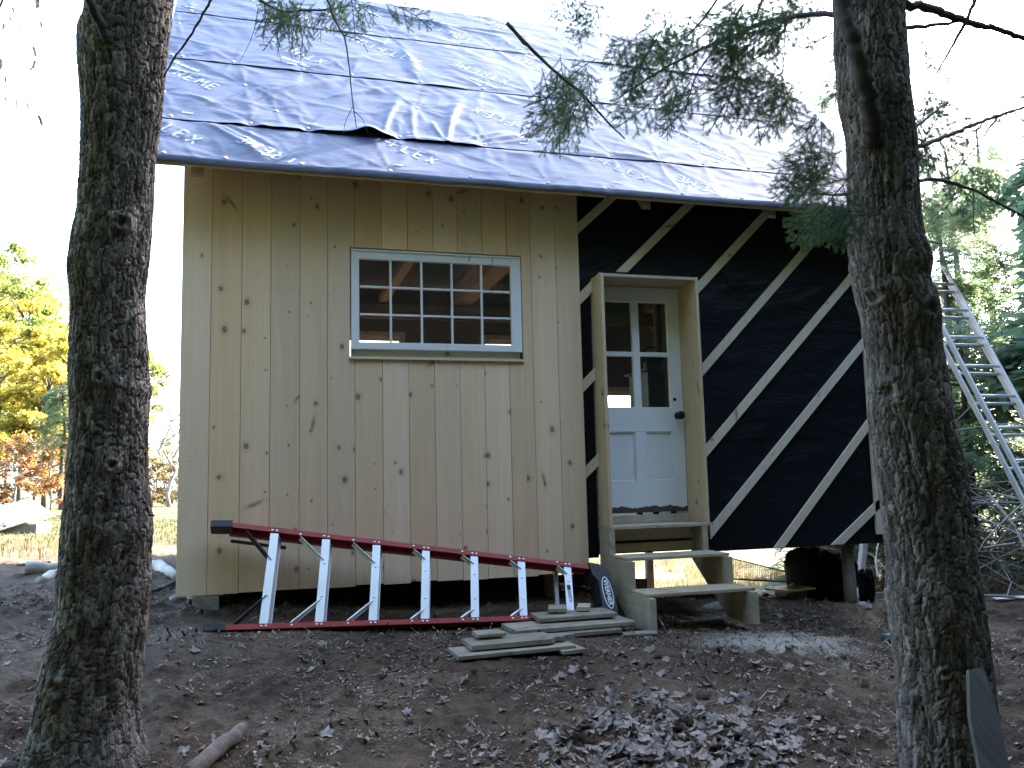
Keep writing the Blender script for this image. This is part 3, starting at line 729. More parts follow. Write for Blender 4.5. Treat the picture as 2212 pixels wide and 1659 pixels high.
dm.box((fx(.44), dyf+.0008, fz(.866)), (fx(.56), dyf+.036, fz(.648)), .001)
dm.box((fx(.452), dyf+.003, fz(.54)), (fx(.532), dyf+.034, fz(.067)), .002)
door = dm.build('door', MAT['doorpaint'], cab)
door['label'] = 'old white four light door with flaking paint along its bottom'
for (a, b) in ((.137, .452), (.532, .863)):
    MB().box((fx(a), dyf+.004, fz(.313)), (fx(b), dyf+.033, fz(.293)), .002).build('glazing_bar', MAT['doorpanel'], door)
    for (c_, d_) in ((.067, .293), (.313, .54)): MB().box((fx(a), dyf+.017, fz(d_)), (fx(b), dyf+.019, fz(c_))).build('pane', MAT['glass'], door)
for (a, b) in ((.137, .44), (.56, .863)):
    MB().box((fx(a), dyf+.014, fz(.866)), (fx(b), dyf+.022, fz(.648))).build('panel', MAT['doorpanel'], door)
    mb = MB()
    for (q0, q1, r0, r1) in ((a, b, .648, .655), (a, b, .859, .866)): mb.box((fx(q0), dyf+.006, fz(r1)), (fx(q1), dyf+.0139, fz(r0)), .002)
    for (q0, q1) in ((a, a+.014), (b-.014, b)): mb.box((fx(q0), dyf+.0062, fz(.859)), (fx(q1), dyf+.0139, fz(.655)), .002)
    mb.build('panel_moulding', MAT['doorpanel'], door)
MB().lathe((fx(.93), dyf, fz(.578)), [(.026, 0), (.026, .004), (.011, .008), (.010, .030), (.024, .040), (.031, .052), (.028, .064), (.012, .070)], 18, (0, -1, 0)).build('knob', MAT['knob'], door, True)
MB().lathe((fx(.905), dyf, fz(.505)), [(.013, 0), (.013, .003), (.010, .004), (.009, .001)], 14, (0, -1, 0)).build('keyhole_plate', MAT['iron'], door)
MB().lathe((fx(.935), dyf, fz(.465)), [(.020, 0), (.020, .002), (.016, .0022), (.0155, .0004)], 16, (0, -1, 0)).build('lock_patch', MAT['paint'], door)

# =================================================================== ENTRY STEPS
gz0 = float(ground(2.5, 4.75))
st = thing('entry_steps', 'unpainted wooden entry steps below the white door', 'steps', (2.58, 5.0, gz0))
sx_l, sx_r = 2.205, 2.935
prof = [(4.735, .59), (4.735, .782), (5.02, .782), (5.02, .975), (5.325, .975), (5.325, 1.159), (5.50, 1.159), (5.50, .93), (5.05, .59)]
for x in (sx_l, sx_r-.040):
    MB().prism([(x, y, z) for y, z in prof], (.040, 0, 0)).build('stringer', MAT['steps'], st)
MB().box((2.212, 4.79, .783), (2.95, 5.055, .803), .002).build('tread', MAT['steps'], st)
MB().box((2.208, 5.065, .976), (2.94, 5.335, .996), .002).build('tread', MAT['steps'], st)
MB().box((sx_l+.042, 5.47, 1.075), (sx_r-.042, 5.495, 1.158)).build('riser_board', MAT['newwood'], st)
MB().box((sx_l+.042, 5.465, .998), (sx_r-.042, 5.490, 1.055)).build('riser_board', MAT['newwood'], st)

# =================================================================== STEPLADDER
P0 = at((441, 1379), 5.06); P1 = at((1318, 1334), 5.04)
P0[2] = max(P0[2], float(ground(P0[0], P0[1]))+.012); P1[2] = max(P1[2], float(ground(P1[0], P1[1]))+.02)
a_ = P1-P0; LL = np.linalg.norm(a_); a_ = a_/LL
th = rad(26); b_ = np.array([0, math.sin(th), math.cos(th)]); b_ = b_-a_*(b_@a_); b_ /= np.linalg.norm(b_); n_ = np.cross(a_, b_)
if n_[1] > 0: n_ = -n_
k_ = .305*8/LL; HB, HT = .645, .335
def LP(s, h, d=0): return P0+a_*s+b_*h+n_*(-d)      # d = behind the front face
lad = thing('stepladder', 'red fibreglass stepladder lying on its side against the pine wall', 'stepladder', (P0+P1)/2)
def rtop(s): return HB+(HT-HB)*s/LL
for (h0, h1, s0, s1) in ((0, 0, .10, LL-.05), (rtop(.06), rtop(LL-.08), .10, LL-.08)):
    p, q = LP(s0, (h0+.014) if h0 == 0 else h0-.014), LP(s1, (h1+.014) if h0 == 0 else h1-.014)
    mb = MB(); ax_ = (q-p)/np.linalg.norm(q-p); up_ = np.cross(n_, ax_); Lr = np.linalg.norm(q-p); c_ = (p+q)/2
    mb.obox(c_-n_*.002, [ax_, up_, n_], [Lr/2, .015, .002], .001)                     # front flange
    mb.obox(c_-n_*.042-up_*(.0125 if h0 == 0 else -.0125), [ax_, up_, n_], [Lr/2, .0025, .0378], .001)   # web
    mb.obox(c_-n_*.082, [ax_, up_, n_], [Lr/2, .015, .002], .001)
    mb.build('side_rail', MAT['red'], lad)
sk_ = [.31*1.0+.303*k for k in range(7)]
tl = math.atan2(HB-HT, LL)/2
riv = {0: MB(), 1: MB()}
def rivet(mb, p): mb.lathe(p, [(.0075, 0), (.007, .002), (.004, .0038), (.0015, .0042)], 8, n_)
for k, s in enumerate(sk_):
    sb, stp = s, s+math.tan(tl)*rtop(s)
    p, q = LP(sb, .03), LP(stp, rtop(stp)-.03); d_ = (q-p)/np.linalg.norm(q-p); sd_ = np.cross(n_, d_); sd_ = sd_ if sd_@a_ > 0 else -sd_
    mb = MB(); Ls = np.linalg.norm(q-p); c_ = (p+q)/2
    dv_ = -n_*math.cos(.30)+sd_*math.sin(.30); pv_ = np.cross(d_, dv_)
    mb.obox(c_-n_*.0085+dv_*.040+sd_*.016, [d_, pv_, dv_], [Ls/2, .002, .038], .0008)            # tread plate, level when the ladder stands
    mb.obox(c_-n_*.0065, [d_, sd_, n_], [Ls/2, .024, .0015], .0008)                      # front lip
    mb.obox(c_-n_*.0085+dv_*.079+sd_*.004, [d_, sd_, n_], [Ls/2, .016, .0015], .0008)
    for gq in (-.006, .005): mb.obox(c_-n_*.0046+sd_*gq, [d_, sd_, n_], [Ls/2, .002, .0004], 0)
    mb.build('step', MAT['alu'], lad)
    for e, h, ss in ((0, .014, sb), (1, rtop(stp)-.014, stp)):
        for dx_ in (-.012, .014): rivet(riv[e], LP(ss+dx_, h if e == 0 else rtop(ss+dx_)-.014, -.0005))
        if k: rivet(riv[e], LP(ss-(.15, .15, .14, .075, .075, .07, .065)[k], .014 if e == 0 else rtop(ss-.1)-.014, -.0005))
    run = (.16, .15, .14, .075, .075, .07, .065)[k]; fr0 = (.30, .26, .25, .13, .13, .14, .16)[k]
    for e in (0, 1):
        fr1 = fr0 if e == 0 else 1-fr0
        tgt = p+(q-p)*fr1-sd_*.004
        org = LP(s-run, .032) if e == 0 else LP(stp-run, rtop(stp-run)-.032)
        MB().bar(org-n_*.03, tgt-n_*.03, .026, .004, n_, .001).bar(org-n_*.012, tgt-n_*.012, .003, .036, n_, .0005).build('brace', MAT['alu'] if k else MAT['blackplastic'], lad)
    mb = MB()
    for fq in (.3, .7): rivet(mb, p+(q-p)*fq-n_*.005)
    mb.build('step_rivets', MAT['rivet'], lad)['kind'] = 'stuff'
for e in (0, 1): riv[e].build('rail_rivets', MAT['rivet'], lad)['kind'] = 'stuff'
for h, sgn in ((.014, 1), (rtop(.05)-.014, -1)):
    mb = MB(); c_ = LP(.05, h)
    mb.obox(c_-n_*.040, [a_, b_, n_], [.058, .024, .052], .006); mb.build('foot', MAT['blackplastic'], lad)
    MB().obox(c_-a_*.0615-n_*.040, [a_, b_, n_], [.0032, .021, .046], .002).build('foot_pad', MAT['red'], lad)
# top cap with logo
cp = [(LL-.085, rtop(LL-.08)+.012), (LL+.005, rtop(LL)+.004), (LL+.045, rtop(LL)-.05), (LL+.055, .13), (LL+.055, -.012), (LL-.062, -.012), (LL-.070, .035), (LL-.040, .075), (LL-.040, rtop(LL)-.10), (LL-.075, rtop(LL)-.055)]
cap = MB().prism([LP(s, h, -.012) for s, h in cp], -n_*.15).build('top_cap', MAT['blackplastic'], lad)
cc_ = LP(LL+.008, .155, -.0135); up2 = b_*math.cos(rad(4))-a_*math.sin(rad(4)); rt2 = -np.cross(up2, n_)
rt2 = rt2 if rt2@a_ > 0 else -rt2
def ell(r1, r2, dz): return [cc_+n_*dz+rt2*r1*math.cos(q*math.pi/14)+up2*r2*math.sin(q*math.pi/14) for q in range(28)]
MB().prism(ell(.033, .105, .0), n_*.001).build('logo_oval', MAT['logo_white'], cap)
MB().prism(ell(.0275, .098, .0012), n_*.0008).build('logo_ground', MAT['blackplastic'], cap)
fc = bpy.data.curves.new('logo_text', 'FONT'); fc.body = 'WERNER'; fc.size = .042; fc.align_x = 'CENTER'; fc.align_y = 'CENTER'; fc.offset = .0009
to = bpy.data.objects.new('tmp', fc); col.objects.link(to); dg = bpy.context.evaluated_depsgraph_get(); tm = to.evaluated_get(dg).to_mesh()
TV = np.array([v.co[:] for v in tm.vertices]); TF = [list(p.vertices) for p in tm.polygons]
bpy.data.objects.remove(to)
TW = np.array([cc_+n_*.0032-up2*v[0]*1.0+rt2*v[1] for v in TV])          # reads down the cap
obj('logo_text', TW, TF, MAT['logo_white'], cap)
# warning sticker on the top step
s7 = sk_[-1]; c7 = LP(s7+.012, .20, .004)
MB().obox(c7+n_*.001, [b_, a_, n_], [.016, .011, .0004]).build('warning_label', MAT['blackplastic'], lad)
MB().obox(c7+n_*.001-b_*.055, [b_, a_, n_], [.036, .010, .0004]).build('instruction_label', simple('label_grey', (.35, .36, .38), .6), lad)
# rear section folded behind
for (h0, h1) in ((.016, .018), (rtop(.1)-.018, rtop(LL-.1)-.018)):
    MB().bar(LP(.09, h0, .112), LP(LL-.05, h1, .105), .022, .035, n_, .002).build('rear_rail', MAT['red'], lad)
for k in (6,):
    s = sk_[k]-.05; MB().bar(LP(s, .02, .118), LP(s+.03, rtop(s)-.02, .118), .022, .026, n_, .001).build('rear_bar', MAT['alu_dull'], lad)
MB().bar(LP(.10, rtop(.1)-.07, .10), LP(.42, rtop(.3)-.09, .10), .014, .02, n_, .001).build('spreader', MAT['blackplastic'], lad)

# =================================================================== FOREGROUND TREES
def trunk_mesh(rows, t, seed, top_ext, cw_=.023, ch_=.055, amp=.0050, knots=()):
    """rows: (pixel y, left edge x, right edge x) of the trunk outline seen at depth t"""
    R = np.array(rows, float); ys = R[:, 0]
    ymin, ymax = ys.min(), ys.max()
    yy = np.concatenate([np.linspace(-top_ext, ymin, 120, endpoint=False), np.arange(ymin, ymax, 2.7)])
    l = np.interp(yy, ys, R[:, 1]); r = np.interp(yy, ys, R[:, 2])
    sl = (yy < ymin)
    tilt = (R[3, 1]+R[3, 2]-R[0, 1]-R[0, 2])/2/(R[3, 0]-R[0, 0])
    mid = np.where(sl, (R[0, 1]+R[0, 2])/2+(yy-ymin)*tilt*.6, (l+r)/2)
    wd = np.where(sl, (R[0, 2]-R[0, 1])*(1+(yy-ymin)/top_ext*.45), r-l)
    ker = np.ones(9)/9; mid = np.convolve(np.pad(mid, 4, 'edge'), ker, 'valid'); wd = np.convolve(np.pad(wd, 4, 'edge'), ker, 'valid')
    C = np.array([dep((m, y), t) for m, y in zip(mid, yy)]); C[:, 0] -= 0; rad_ = wd/2/FPX*t
    s = np.concatenate([[0], np.cumsum(np.linalg.norm(np.diff(C, axis=0), axis=1))])
    n = 200; circ = 2*math.pi*rad_.mean(); ncell = int(round(circ/cw_)); TH = np.linspace(0, 2*math.pi, n, endpoint=False)
    T, S = np.meshgrid(TH, s); RR = np.repeat(rad_[:, None], n, 1)
    x = T/(2*math.pi)*ncell; y = S/ch_
    wx = x+(vnoise(x*.7, y*.5, seed, None)-.5)*.35*np.sin(T/2)+(vnoise(x*3, y*2.5, seed+1)-.5)*.35; wy = y+(vnoise(x*.8, y*.8, seed+2)-.5)*1.6
    f1, f2, cid, dx, dy = worley(wx, wy, seed, ncell)
    ed = f2-f1; plate = sstep(.015, .15, ed)
    g1_, g2_, cid2, _, _ = worley(wx*1.0+3.3, wy*2.3, seed+40, ncell); sub = sstep(.01, .10, g2_-g1_)
    h = (plate-.62)*amp*1.35+(sub-.8)*amp*.30+(cid-.5)*amp*.6+(dy*(.5-cid2)*1.0+dx*(cid-.5)*.8)*amp*plate
    fis = np.abs(fbm(x*.55+.4*np.sin(y*.25), y*.10, 3, seed+30)); h = h-amp*1.5*np.exp(-(fis/.018)**2)
    h = h+fbm(x*6, y*9, 3, seed+7)*amp*.35
    big = (vnoise(np.cos(T)*1.6+5, S*2.2, seed+11)-.5)*.020+(vnoise(np.cos(T)*3+np.sin(T)*2+9, S*6, seed+12)-.5)*.016
    RR = RR+big*.55+h
    V = C[:, None, :]+RR[..., None]*(np.cos(T)[..., None]*cr+np.sin(T)[..., None]*np.array([fw[0], fw[1], 0])/math.hypot(fw[0], fw[1]))
    for (kx, ky, kr) in knots:
        kp = dep((kx, ky), t-float(np.interp(ky, yy, rad_))*.97); dv = V-kp; ds = np.hypot(dv@cr, (dv@cu)*.8)*(1+.5*(vnoise(V[..., 0]*30, V[..., 2]*30, 3)-.5)); front = (dv@fw < .08)
        nr = V-C[:, None, :]; nr /= np.linalg.norm(nr, axis=-1)[..., None]
        V = V+nr*(np.where(front, .006*np.exp(-((ds-kr*1.3)/(kr*.6))**2)-.016*np.exp(-(ds/(kr*.7))**2)+.007*np.exp(-(ds/(kr*3))**2), 0))[..., None]
    m = len(yy); idx = np.arange(m*n).reshape(m, n)
    F = np.stack([idx[:-1], np.roll(idx[:-1], -1, 1), np.roll(idx[1:], -1, 1), idx[1:]], -1).reshape(-1, 4)
    global TUV; TUV = np.stack([(x/ncell*circ).ravel(), S.ravel()], 1)
    return V.reshape(-1, 3), F[:, ::-1].copy(), cid.ravel(), C, rad_, yy
def z1(p): return p*.336
L_rows = [(0, 196, 365), (45, 193, 361), (84, 178, 356), (130, 176, 351), (235, 181, 344), (336, 181, 332), (454, 178, 324), (504, 168, 320), (549, 162, 316), (582, 155, 312), (640, 160, 309), (683, 161, 310), (817, 157, 316), (840, 158, 323), (862, 159, 317), (950, 159, 314), (1019, 150, 315), (1102, 148, 321), (1150, 142, 324), (1200, 138, 317), (1303, 129, 314), (1370, 116, 310), (1437, 102, 305), (1490, 92, 299), (1560, 82, 299), (1610, 68, 308), (1659, 57, 322), (1720, 42, 338), (1790, 20, 360)]
V, F, cid, CL, RLr, yyL = trunk_mesh(L_rows, 3.12, 3, 1900, knots=((215, 815, .012), (238, 1005, .012), (255, 480, .014), (318, 842, .018), (120, 1490, .02)))
tL = thing('hemlock_tree', 'thick rough barked trunk standing in front of the pine siding', 'tree', (CL[-1][0], CL[-1][1], float(ground(CL[-1][0], CL[-1][1]))))
obj('trunk', V, F, MAT['barkL'], tL, TUV, True, {'cell': cid})
R_rows = [(0, 1803, 1944), (67, 1808, 1946), (134, 1812, 1951), (218, 1817, 1963), (269, 1827, 1968), (319, 1834, 1974), (370, 1833, 1976), (470, 1833, 1985), (520, 1834, 1993), (557, 1838, 2006), (575, 1840, 2008), (609, 1846, 2001), (640, 1853, 2014), (683, 1864, 2023), (750, 1876, 2025), (817, 1880, 2036), (885, 1882, 2048), (952, 1890, 2058), (1019, 1898, 2074), (1102, 1910, 2087), (1200, 1920, 2098), (1303, 1921, 2112), (1370, 1931, 2122), (1437, 1940, 2130), (1540, 1949, 2140), (1659, 1954, 2158), (1740, 1950, 2178), (1830, 1935, 2210)]
V, F, cid, CR_, RRr, yyR = trunk_mesh(R_rows, 3.05, 19, 2000, .020, .060, knots=((1936, 846, .022), (1925, 1112, .024), (1905, 640, .016), (2044, 1456, .012), (1968, 1600, .010), (2012, 662, .022)))
tR = thing('hemlock_tree', 'mossy barked trunk with branch knots standing before the black felt wall', 'tree', (CR_[-1][0], CR_[-1][1], float(ground(CR_[-1][0], CR_[-1][1]))))
obj('trunk', V, F, MAT['barkR'], tR, TUV, True, {'cell': cid})
def limb(parent, pts, r0, r1, name='limb', mat='barkdark', wob=.012, n=8, sub=6):
    P = np.array([dep((p[0], p[1]), p[2]) for p in pts]); tt = np.linspace(0, len(P)-1, (len(P)-1)*sub+1)
    Q = np.stack([np.interp(tt, range(len(P)), P[:, i]) for i in range(3)], 1)
    ker = np.array([.25, .5, .25])
    for _ in range(3): Q[1:-1] = np.stack([np.convolve(Q[:, i], ker, 'valid') for i in range(3)], 1)
    Q[1:-1] += RNG.normal(0, 1, Q[1:-1].shape)*wob*np.linspace(r0, r1, len(Q))[1:-1, None]*12
    return MB().tube(Q, np.linspace(r0, r1, len(Q))*(1+RNG.normal(0, .06, len(Q))), n).build(name, MAT[mat], parent, True), Q
limb(tL, [(236, 95, 2.98), (218, 50, 2.95), (196, 8, 2.9), (160, -90, 2.85)], .019, .014)
limb(tR, [(1890, 345, 3.02), (1888, 300, 2.95), (1884, 240, 2.88), (1866, 165, 2.82), (1842, 80, 2.80), (1822, 20, 2.8), (1800, -120, 2.8)], .034, .024)
MB().tube([dep((322, 1112), 3.05), dep((333, 1114), 3.04)], [.006, .004], 6).build('twig_stub', MAT['barkdark'], tL)
MB().tube([dep((150, 1250), 3.1), dep((146, 1232), 3.06)], [.006, .004], 6).build('twig_stub', MAT['barkdark'], tL)
# hemlock foliage -------------------------------------------------------------
def spray_template(seed, L=1.0, nl=.030, nw=.0062, step=.0105, nside=11):
    r = np.random.default_rng(seed); segs = []; need = []
    def twig(p, d, length, depth_):
        n = max(3, int(length/.05)); P = [p]; dd = d.copy()
        for i in range(n):
            dd = dd+r.normal(0, .06, 3)*np.array([1, 1, .5])+np.array([0, 0, -.035]); dd /= np.linalg.norm(dd); P.append(P[-1]+dd*length/n)
        P = np.array(P); segs.append((P, depth_))
        ln = np.linspace(0, n, int(length/step)+2)
        Q = np.stack([np.interp(ln, range(n+1), P[:, i]) for i in range(3)], 1); T = np.gradient(Q, axis=0); T /= np.linalg.norm(T, axis=1)[:, None]
        side = np.cross(T, [0, 0, 1.]); side /= np.linalg.norm(side, axis=1)[:, None]+1e-6
        for s in (-1, 1):
            for i in range(len(Q)):
                if depth_ == 0 and r.random() < .55: continue
                if r.random() < .12: continue
                a = r.uniform(.75, 1.25)*nl; dn_ = side[i]*s*.86+T[i]*.5+np.array([0, 0, r.normal(0, .22)]); wv = T[i]*nw
                b0 = Q[i]; need.append([b0-wv*.4, b0+wv*.4, b0+dn_*a+wv*.35, b0+dn_*a-wv*.35])
        return P
    main = twig(np.zeros(3), np.array([1., 0, 0]), L, 0)
    for i in range(nside):
        f = (i+1)/(nside+1.5); k = f*(len(main)-1); p = main[int(k)]+(main[min(int(k)+1, len(main)-1)]-main[int(k)])*(k % 1)
        s = 1 if i % 2 else -1; ang = r.uniform(.7, 1.0)*s; ll = (.46*(1-f)**.8+.07)*r.uniform(.7, 1.15)
        d = np.array([math.cos(ang), math.sin(ang), r.normal(-.05, .12)]); P2 = twig(p, d/np.linalg.norm(d), ll, 1)
        if ll > .22:
            for q in (.35, .6, .8):
                if r.random() < .8:
                    pp = P2[int(q*(len(P2)-1))]; an2 = ang+r.choice([-1, 1])*r.uniform(.6, .9); d2 = np.array([math.cos(an2), math.sin(an2), r.normal(-.05, .1)]); twig(pp, d2, ll*r.uniform(.3, .45), 2)
    S = []
    for P, dd in segs:
        for i in range(len(P)-1):
            wv = np.array([0, 0, .004 if dd else .006]); nv_ = np.cross(P[i+1]-P[i], wv); nv_ = nv_/(np.linalg.norm(nv_)+1e-9)*np.linalg.norm(wv)
            S.append([P[i]-wv, P[i+1]-wv, P[i+1]+wv, P[i]+wv]); S.append([P[i]-nv_, P[i+1]-nv_, P[i+1]+nv_, P[i]+nv_])
    return np.array(need), np.array(S)
TEMPL = [spray_template(s) for s in range(6)]
TFAR = [spray_template(s+20, nl=.075, nw=.022, step=.034, nside=9) for s in range(4)]
TBACK = [spray_template(s+40, nl=.17, nw=.075, step=.085, nside=9) for s in range(3)]
def frame(d, up):
    d = d/np.linalg.norm(d); y = np.cross(up, d); y /= np.linalg.norm(y)+1e-9; return np.stack([d, y, np.cross(d, y)])
class Foliage:
    def __init__(s): s.N = []; s.S = []
    def put(s, tpl, p, d, up, size):
        B = frame(d, up)*size; s.N.append(tpl[0]@B+p); s.S.append(tpl[1]@B+p)
    def build(s, parent, mat, name='crown'):
        V, F = leafmesh(np.concatenate(s.N)); o = obj(name, V, F, mat, parent)
        V, F = leafmesh(np.concatenate(s.S)); o2 = obj('twigs', V, F, MAT['twig'], parent); o2['kind'] = 'stuff'; return o
def mass(fo, cx, cy, rx, ry, n, t, ang, size=(.17, .32), spread=.5, dt=.22):
    for i in range(n):
        a = random.uniform(0, 2*math.pi); q = math.sqrt(random.random()); px, py = cx+rx*q*math.cos(a), cy+ry*q*math.sin(a)
        th_ = ang+random.gauss(0, spread); d = cr*math.cos(th_)-cu*math.sin(th_)+fw*random.gauss(0, .35)
        L = random.uniform(*size); p = dep((px, py), t+random.uniform(-dt, dt))-d*L*.5
        up = -fw+cr*random.gauss(0, .55)+cu*random.gauss(.35, .5)
        fo.put(random.choice(TEMPL), p, d, up, L)
fo = Foliage()
DL = 2.2                                         # image direction: left and down
for m in [(1215, 220, 80, 60, 15, 3.5, 2.0), (1250, 22, 75, 28, 9, 3.7, 2.6), (1400, 95, 80, 45, 10, 3.6, 2.3), (1420, 195, 80, 65, 13, 3.5, 2.0), (1530, 70, 55, 40, 8, 3.5, 2.4),
          (1660, 60, 135, 55, 26, 3.4, 2.6), (1600, 180, 70, 65, 12, 3.5, 2.0), (1690, 215, 45, 45, 6, 3.5, 1.8), (1755, 380, 62, 38, 11, 3.3, 2.8), (1788, 488, 40, 34, 8, 2.95, 2.6), (1735, 285, 30, 22, 2, 3.4, 2.2),
          (1790, 180, 30, 60, 3, 3.5, 2.4)]: mass(fo, *m)
mass(fo, 2035, 350, 40, 100, 6, 5.2, 1.2, size=(.35, .6)); mass(fo, 2110, 420, 60, 50, 4, 5.6, .9, size=(.35, .6))
for m in [(2010, 130, 45, 60, 4, 3.6, .9), (2115, 320, 60, 70, 4, 4.2, .7), (2180, 240, 40, 40, 2, 4.2, .5)]: mass(fo, *m)
fo.build(tR, MAT['needle'])
for pts, r0, r1 in [([(1095, 50, 3.45), (1150, 108, 3.45), (1205, 160, 3.45), (1262, 205, 3.45), (1310, 262, 3.5), (1350, 300, 3.5)], .0085, .003),
                    ([(1205, 160, 3.45), (1196, 205, 3.45), (1130, 232, 3.42)], .004, .002), ([(1606, 10, 3.4), (1560, 85, 3.4), (1502, 161, 3.4), (1480, 240, 3.4)], .006, .002),
                    ([(1660, -30, 3.4), (1622, 60, 3.4), (1569, 120, 3.4)], .006, .003), ([(1556, -10, 3.3), (1520, 40, 3.3), (1482, 82, 3.3)], .006, .003),
                    ([(1830, 30, 3.1), (1740, 30, 3.25), (1640, 50, 3.4), (1540, 95, 3.5), (1430, 150, 3.55), (1330, 215, 3.55)], .012, .003),
                    ([(1835, 420, 3.05), (1770, 420, 3.2), (1710, 410, 3.3)], .006, .002), ([(1835, 455, 3.0), (1780, 480, 3.0)], .006, .003),
                    ([(1930, 8, 3.05), (1985, 12, 3.1), (2040, 27, 3.2), (2084, 45, 3.3), (2150, 62, 3.4), (2212, 82, 3.5), (2300, 120, 3.6)], .017, .009),
                    ([(1935, 62, 3.05), (2010, 55, 3.15), (2084, 45, 3.3)], .008, .006), ([(2118, -30, 3.3), (2087, 47, 3.28), (2055, 105, 3.26), (2023, 158, 3.25)], .009, .003),
                    ([(1965, 322, 3.05), (2050, 292, 3.3), (2105, 268, 3.5), (2157, 250, 3.7), (2230, 226, 3.9)], .010, .006), ([(1965, 285, 3.05), (2015, 245, 3.2), (2053, 215, 3.4)], .007, .003),
                    ([(1975, 392, 3.05), (2026, 386, 3.3), (2107, 410, 3.5), (2230, 478, 3.8)], .008, .005), ([(2157, 250, 3.7), (2120, 300, 3.8), (2060, 380, 3.8)], .005, .002)]:
    limb(tR, pts, r0, r1, 'branch', 'twig', .02, 6)
fo2 = Foliage()
for m in [(655, 40, 75, 34, 8, 3.3, 1.9), (600, 20, 30, 20, 2, 3.3, 2.2), (760, 20, 45, 22, 4, 3.4, 1.4), (870, 30, 40, 18, 1, 3.4, .6)]: mass(fo2, *m, size=(.12, .22))
fo2.build(tL, MAT['needle'])
for pts, r0, r1 in [([(470, -40, 3.0), (455.8, 0, 3.0), (437, 34, 3.0), (405, 87, 3.0), (376, 125, 3.02), (354, 167, 3.04)], .0055, .003), ([(700, -20, 3.2), (723, 45, 3.2), (744, 76, 3.2), (753, 128, 3.2), (762, 224, 3.2), (770, 275, 3.2)], .0045, .0016),
                    ([(560, 0, 3.3), (610, 28, 3.3), (660, 22, 3.3), (700, 22, 3.3), (760, 12, 3.4)], .006, .003), ([(744, 76, 3.2), (780, 88, 3.2), (795, 112, 3.2)], .002, .0012), ([(762, 230, 3.2), (745, 265, 3.2), (742, 292, 3.2)], .0014, .0008), ([(763, 238, 3.2), (785, 258, 3.2), (795, 290, 3.2)], .0014, .0008)]:
    limb(tL, pts, r0, r1, 'branch', 'twig', .02, 6)
mb = MB()
for i in range(16):
    x0, y0 = random.uniform(560, 640), random.uniform(-5, 25); x1, y1 = x0+random.gauss(5, 28), y0+random.uniform(45, 125)
    P = [dep((x0+(x1-x0)*f+10*math.sin(f*3+i), y0+(y1-y0)*f), 3.3) for f in np.linspace(0, 1, 6)]; mb.tube(P, np.linspace(.0018, .0007, 6), 5)
mb.build('bare_twigs', MAT['twig'], tL)['kind'] = 'stuff'
# a few late leaves on a hanging twig
LT = [(30, 22, 14), (8, 55, 10), (48, 28, 10), (82, 6, 20), (22, 38, 10), (44, 56, 12), (90, 52, 18), (75, 108, 16), (2, 136, 18), (72, 140, 20), (12, 170, 11), (39, 166, 9), (13, 214, 11), (36, 222, 14), (60, 226, 10), (88, 258, 16)]
beech = thing('beech_sapling', 'few dry leaves dangling on thin twigs beside the rough barked trunk', 'sapling', gat((-90, 1500)))
pts = [gat((-90, 1500)), dep((-80, 900), 3.6), dep((-60, 300), 3.6), dep((-20, 60), 3.6), dep((40, -80), 3.6)]
tt = np.linspace(0, 4, 25); Q = np.stack([np.interp(tt, range(5), np.array(pts)[:, i]) for i in range(3)], 1)
for _ in range(5): Q[1:-1] = (Q[:-2]+2*Q[1:-1]+Q[2:])/4
MB().tube(Q, np.linspace(.014, .004, 25), 8).build('stem', MAT['barkgrey'], beech, True)
def leafshape(seed, lobed=True):
    r = random.Random(seed); n = 16; V = [(0, 0, 0)]; cu_ = r.choice([-1, 1])*r.uniform(.3, 1)
    for i in range(n):
        a = 2*math.pi*i/n
        q = (.58+.42*abs(math.cos(2.5*a+r.uniform(-.15, .15)))**1.2)*r.uniform(.85, 1.1)*(1 if lobed else .0)+(0 if lobed else (.42+.58*abs(math.cos(a))**2))
        q *= r.uniform(.82, 1.1); x, y = q*math.cos(a), q*math.sin(a)*(1 if lobed else .62)
        V.append((x, y, .55*x*x*r.uniform(.1, 1)+.55*y*abs(y)*cu_+r.uniform(-.09, .12)))
    V = np.array(V)*.5; F = [[0, 1+i, 1+(i+1) % n] for i in range(n)]
    return V, F
mb = MB()
for sx_ in (14, 40, 70, 88):
    P = [dep((sx_+6*math.sin(k*1.3+sx_), -40+k*(300 if sx_ == 88 else 270)/7), 3.55) for k in range(8)]; mb.tube(P, np.linspace(.0009, .0004, 8), 4)
mb.build('thin_twigs', MAT['twig'], beech)['kind'] = 'stuff'
for i, (x, y, s) in enumerate(LT):
    V, F = leafshape(i, False); R_ = np.array(Matrix.Rotation(random.uniform(0, 6), 3, 'Z') @ Matrix.Rotation(random.uniform(.2, 1.2), 3, 'X') @ Matrix.Rotation(random.uniform(0, 6), 3, 'Z'))
    S_ = s*3.55/FPX*1.25; B = np.stack([-cu, cr, -fw])
    W = (V@R_.T*.35+V)@B*S_+dep((x, y+3), 3.55); obj('leaf', W, F, MAT['hangleaf'], beech)

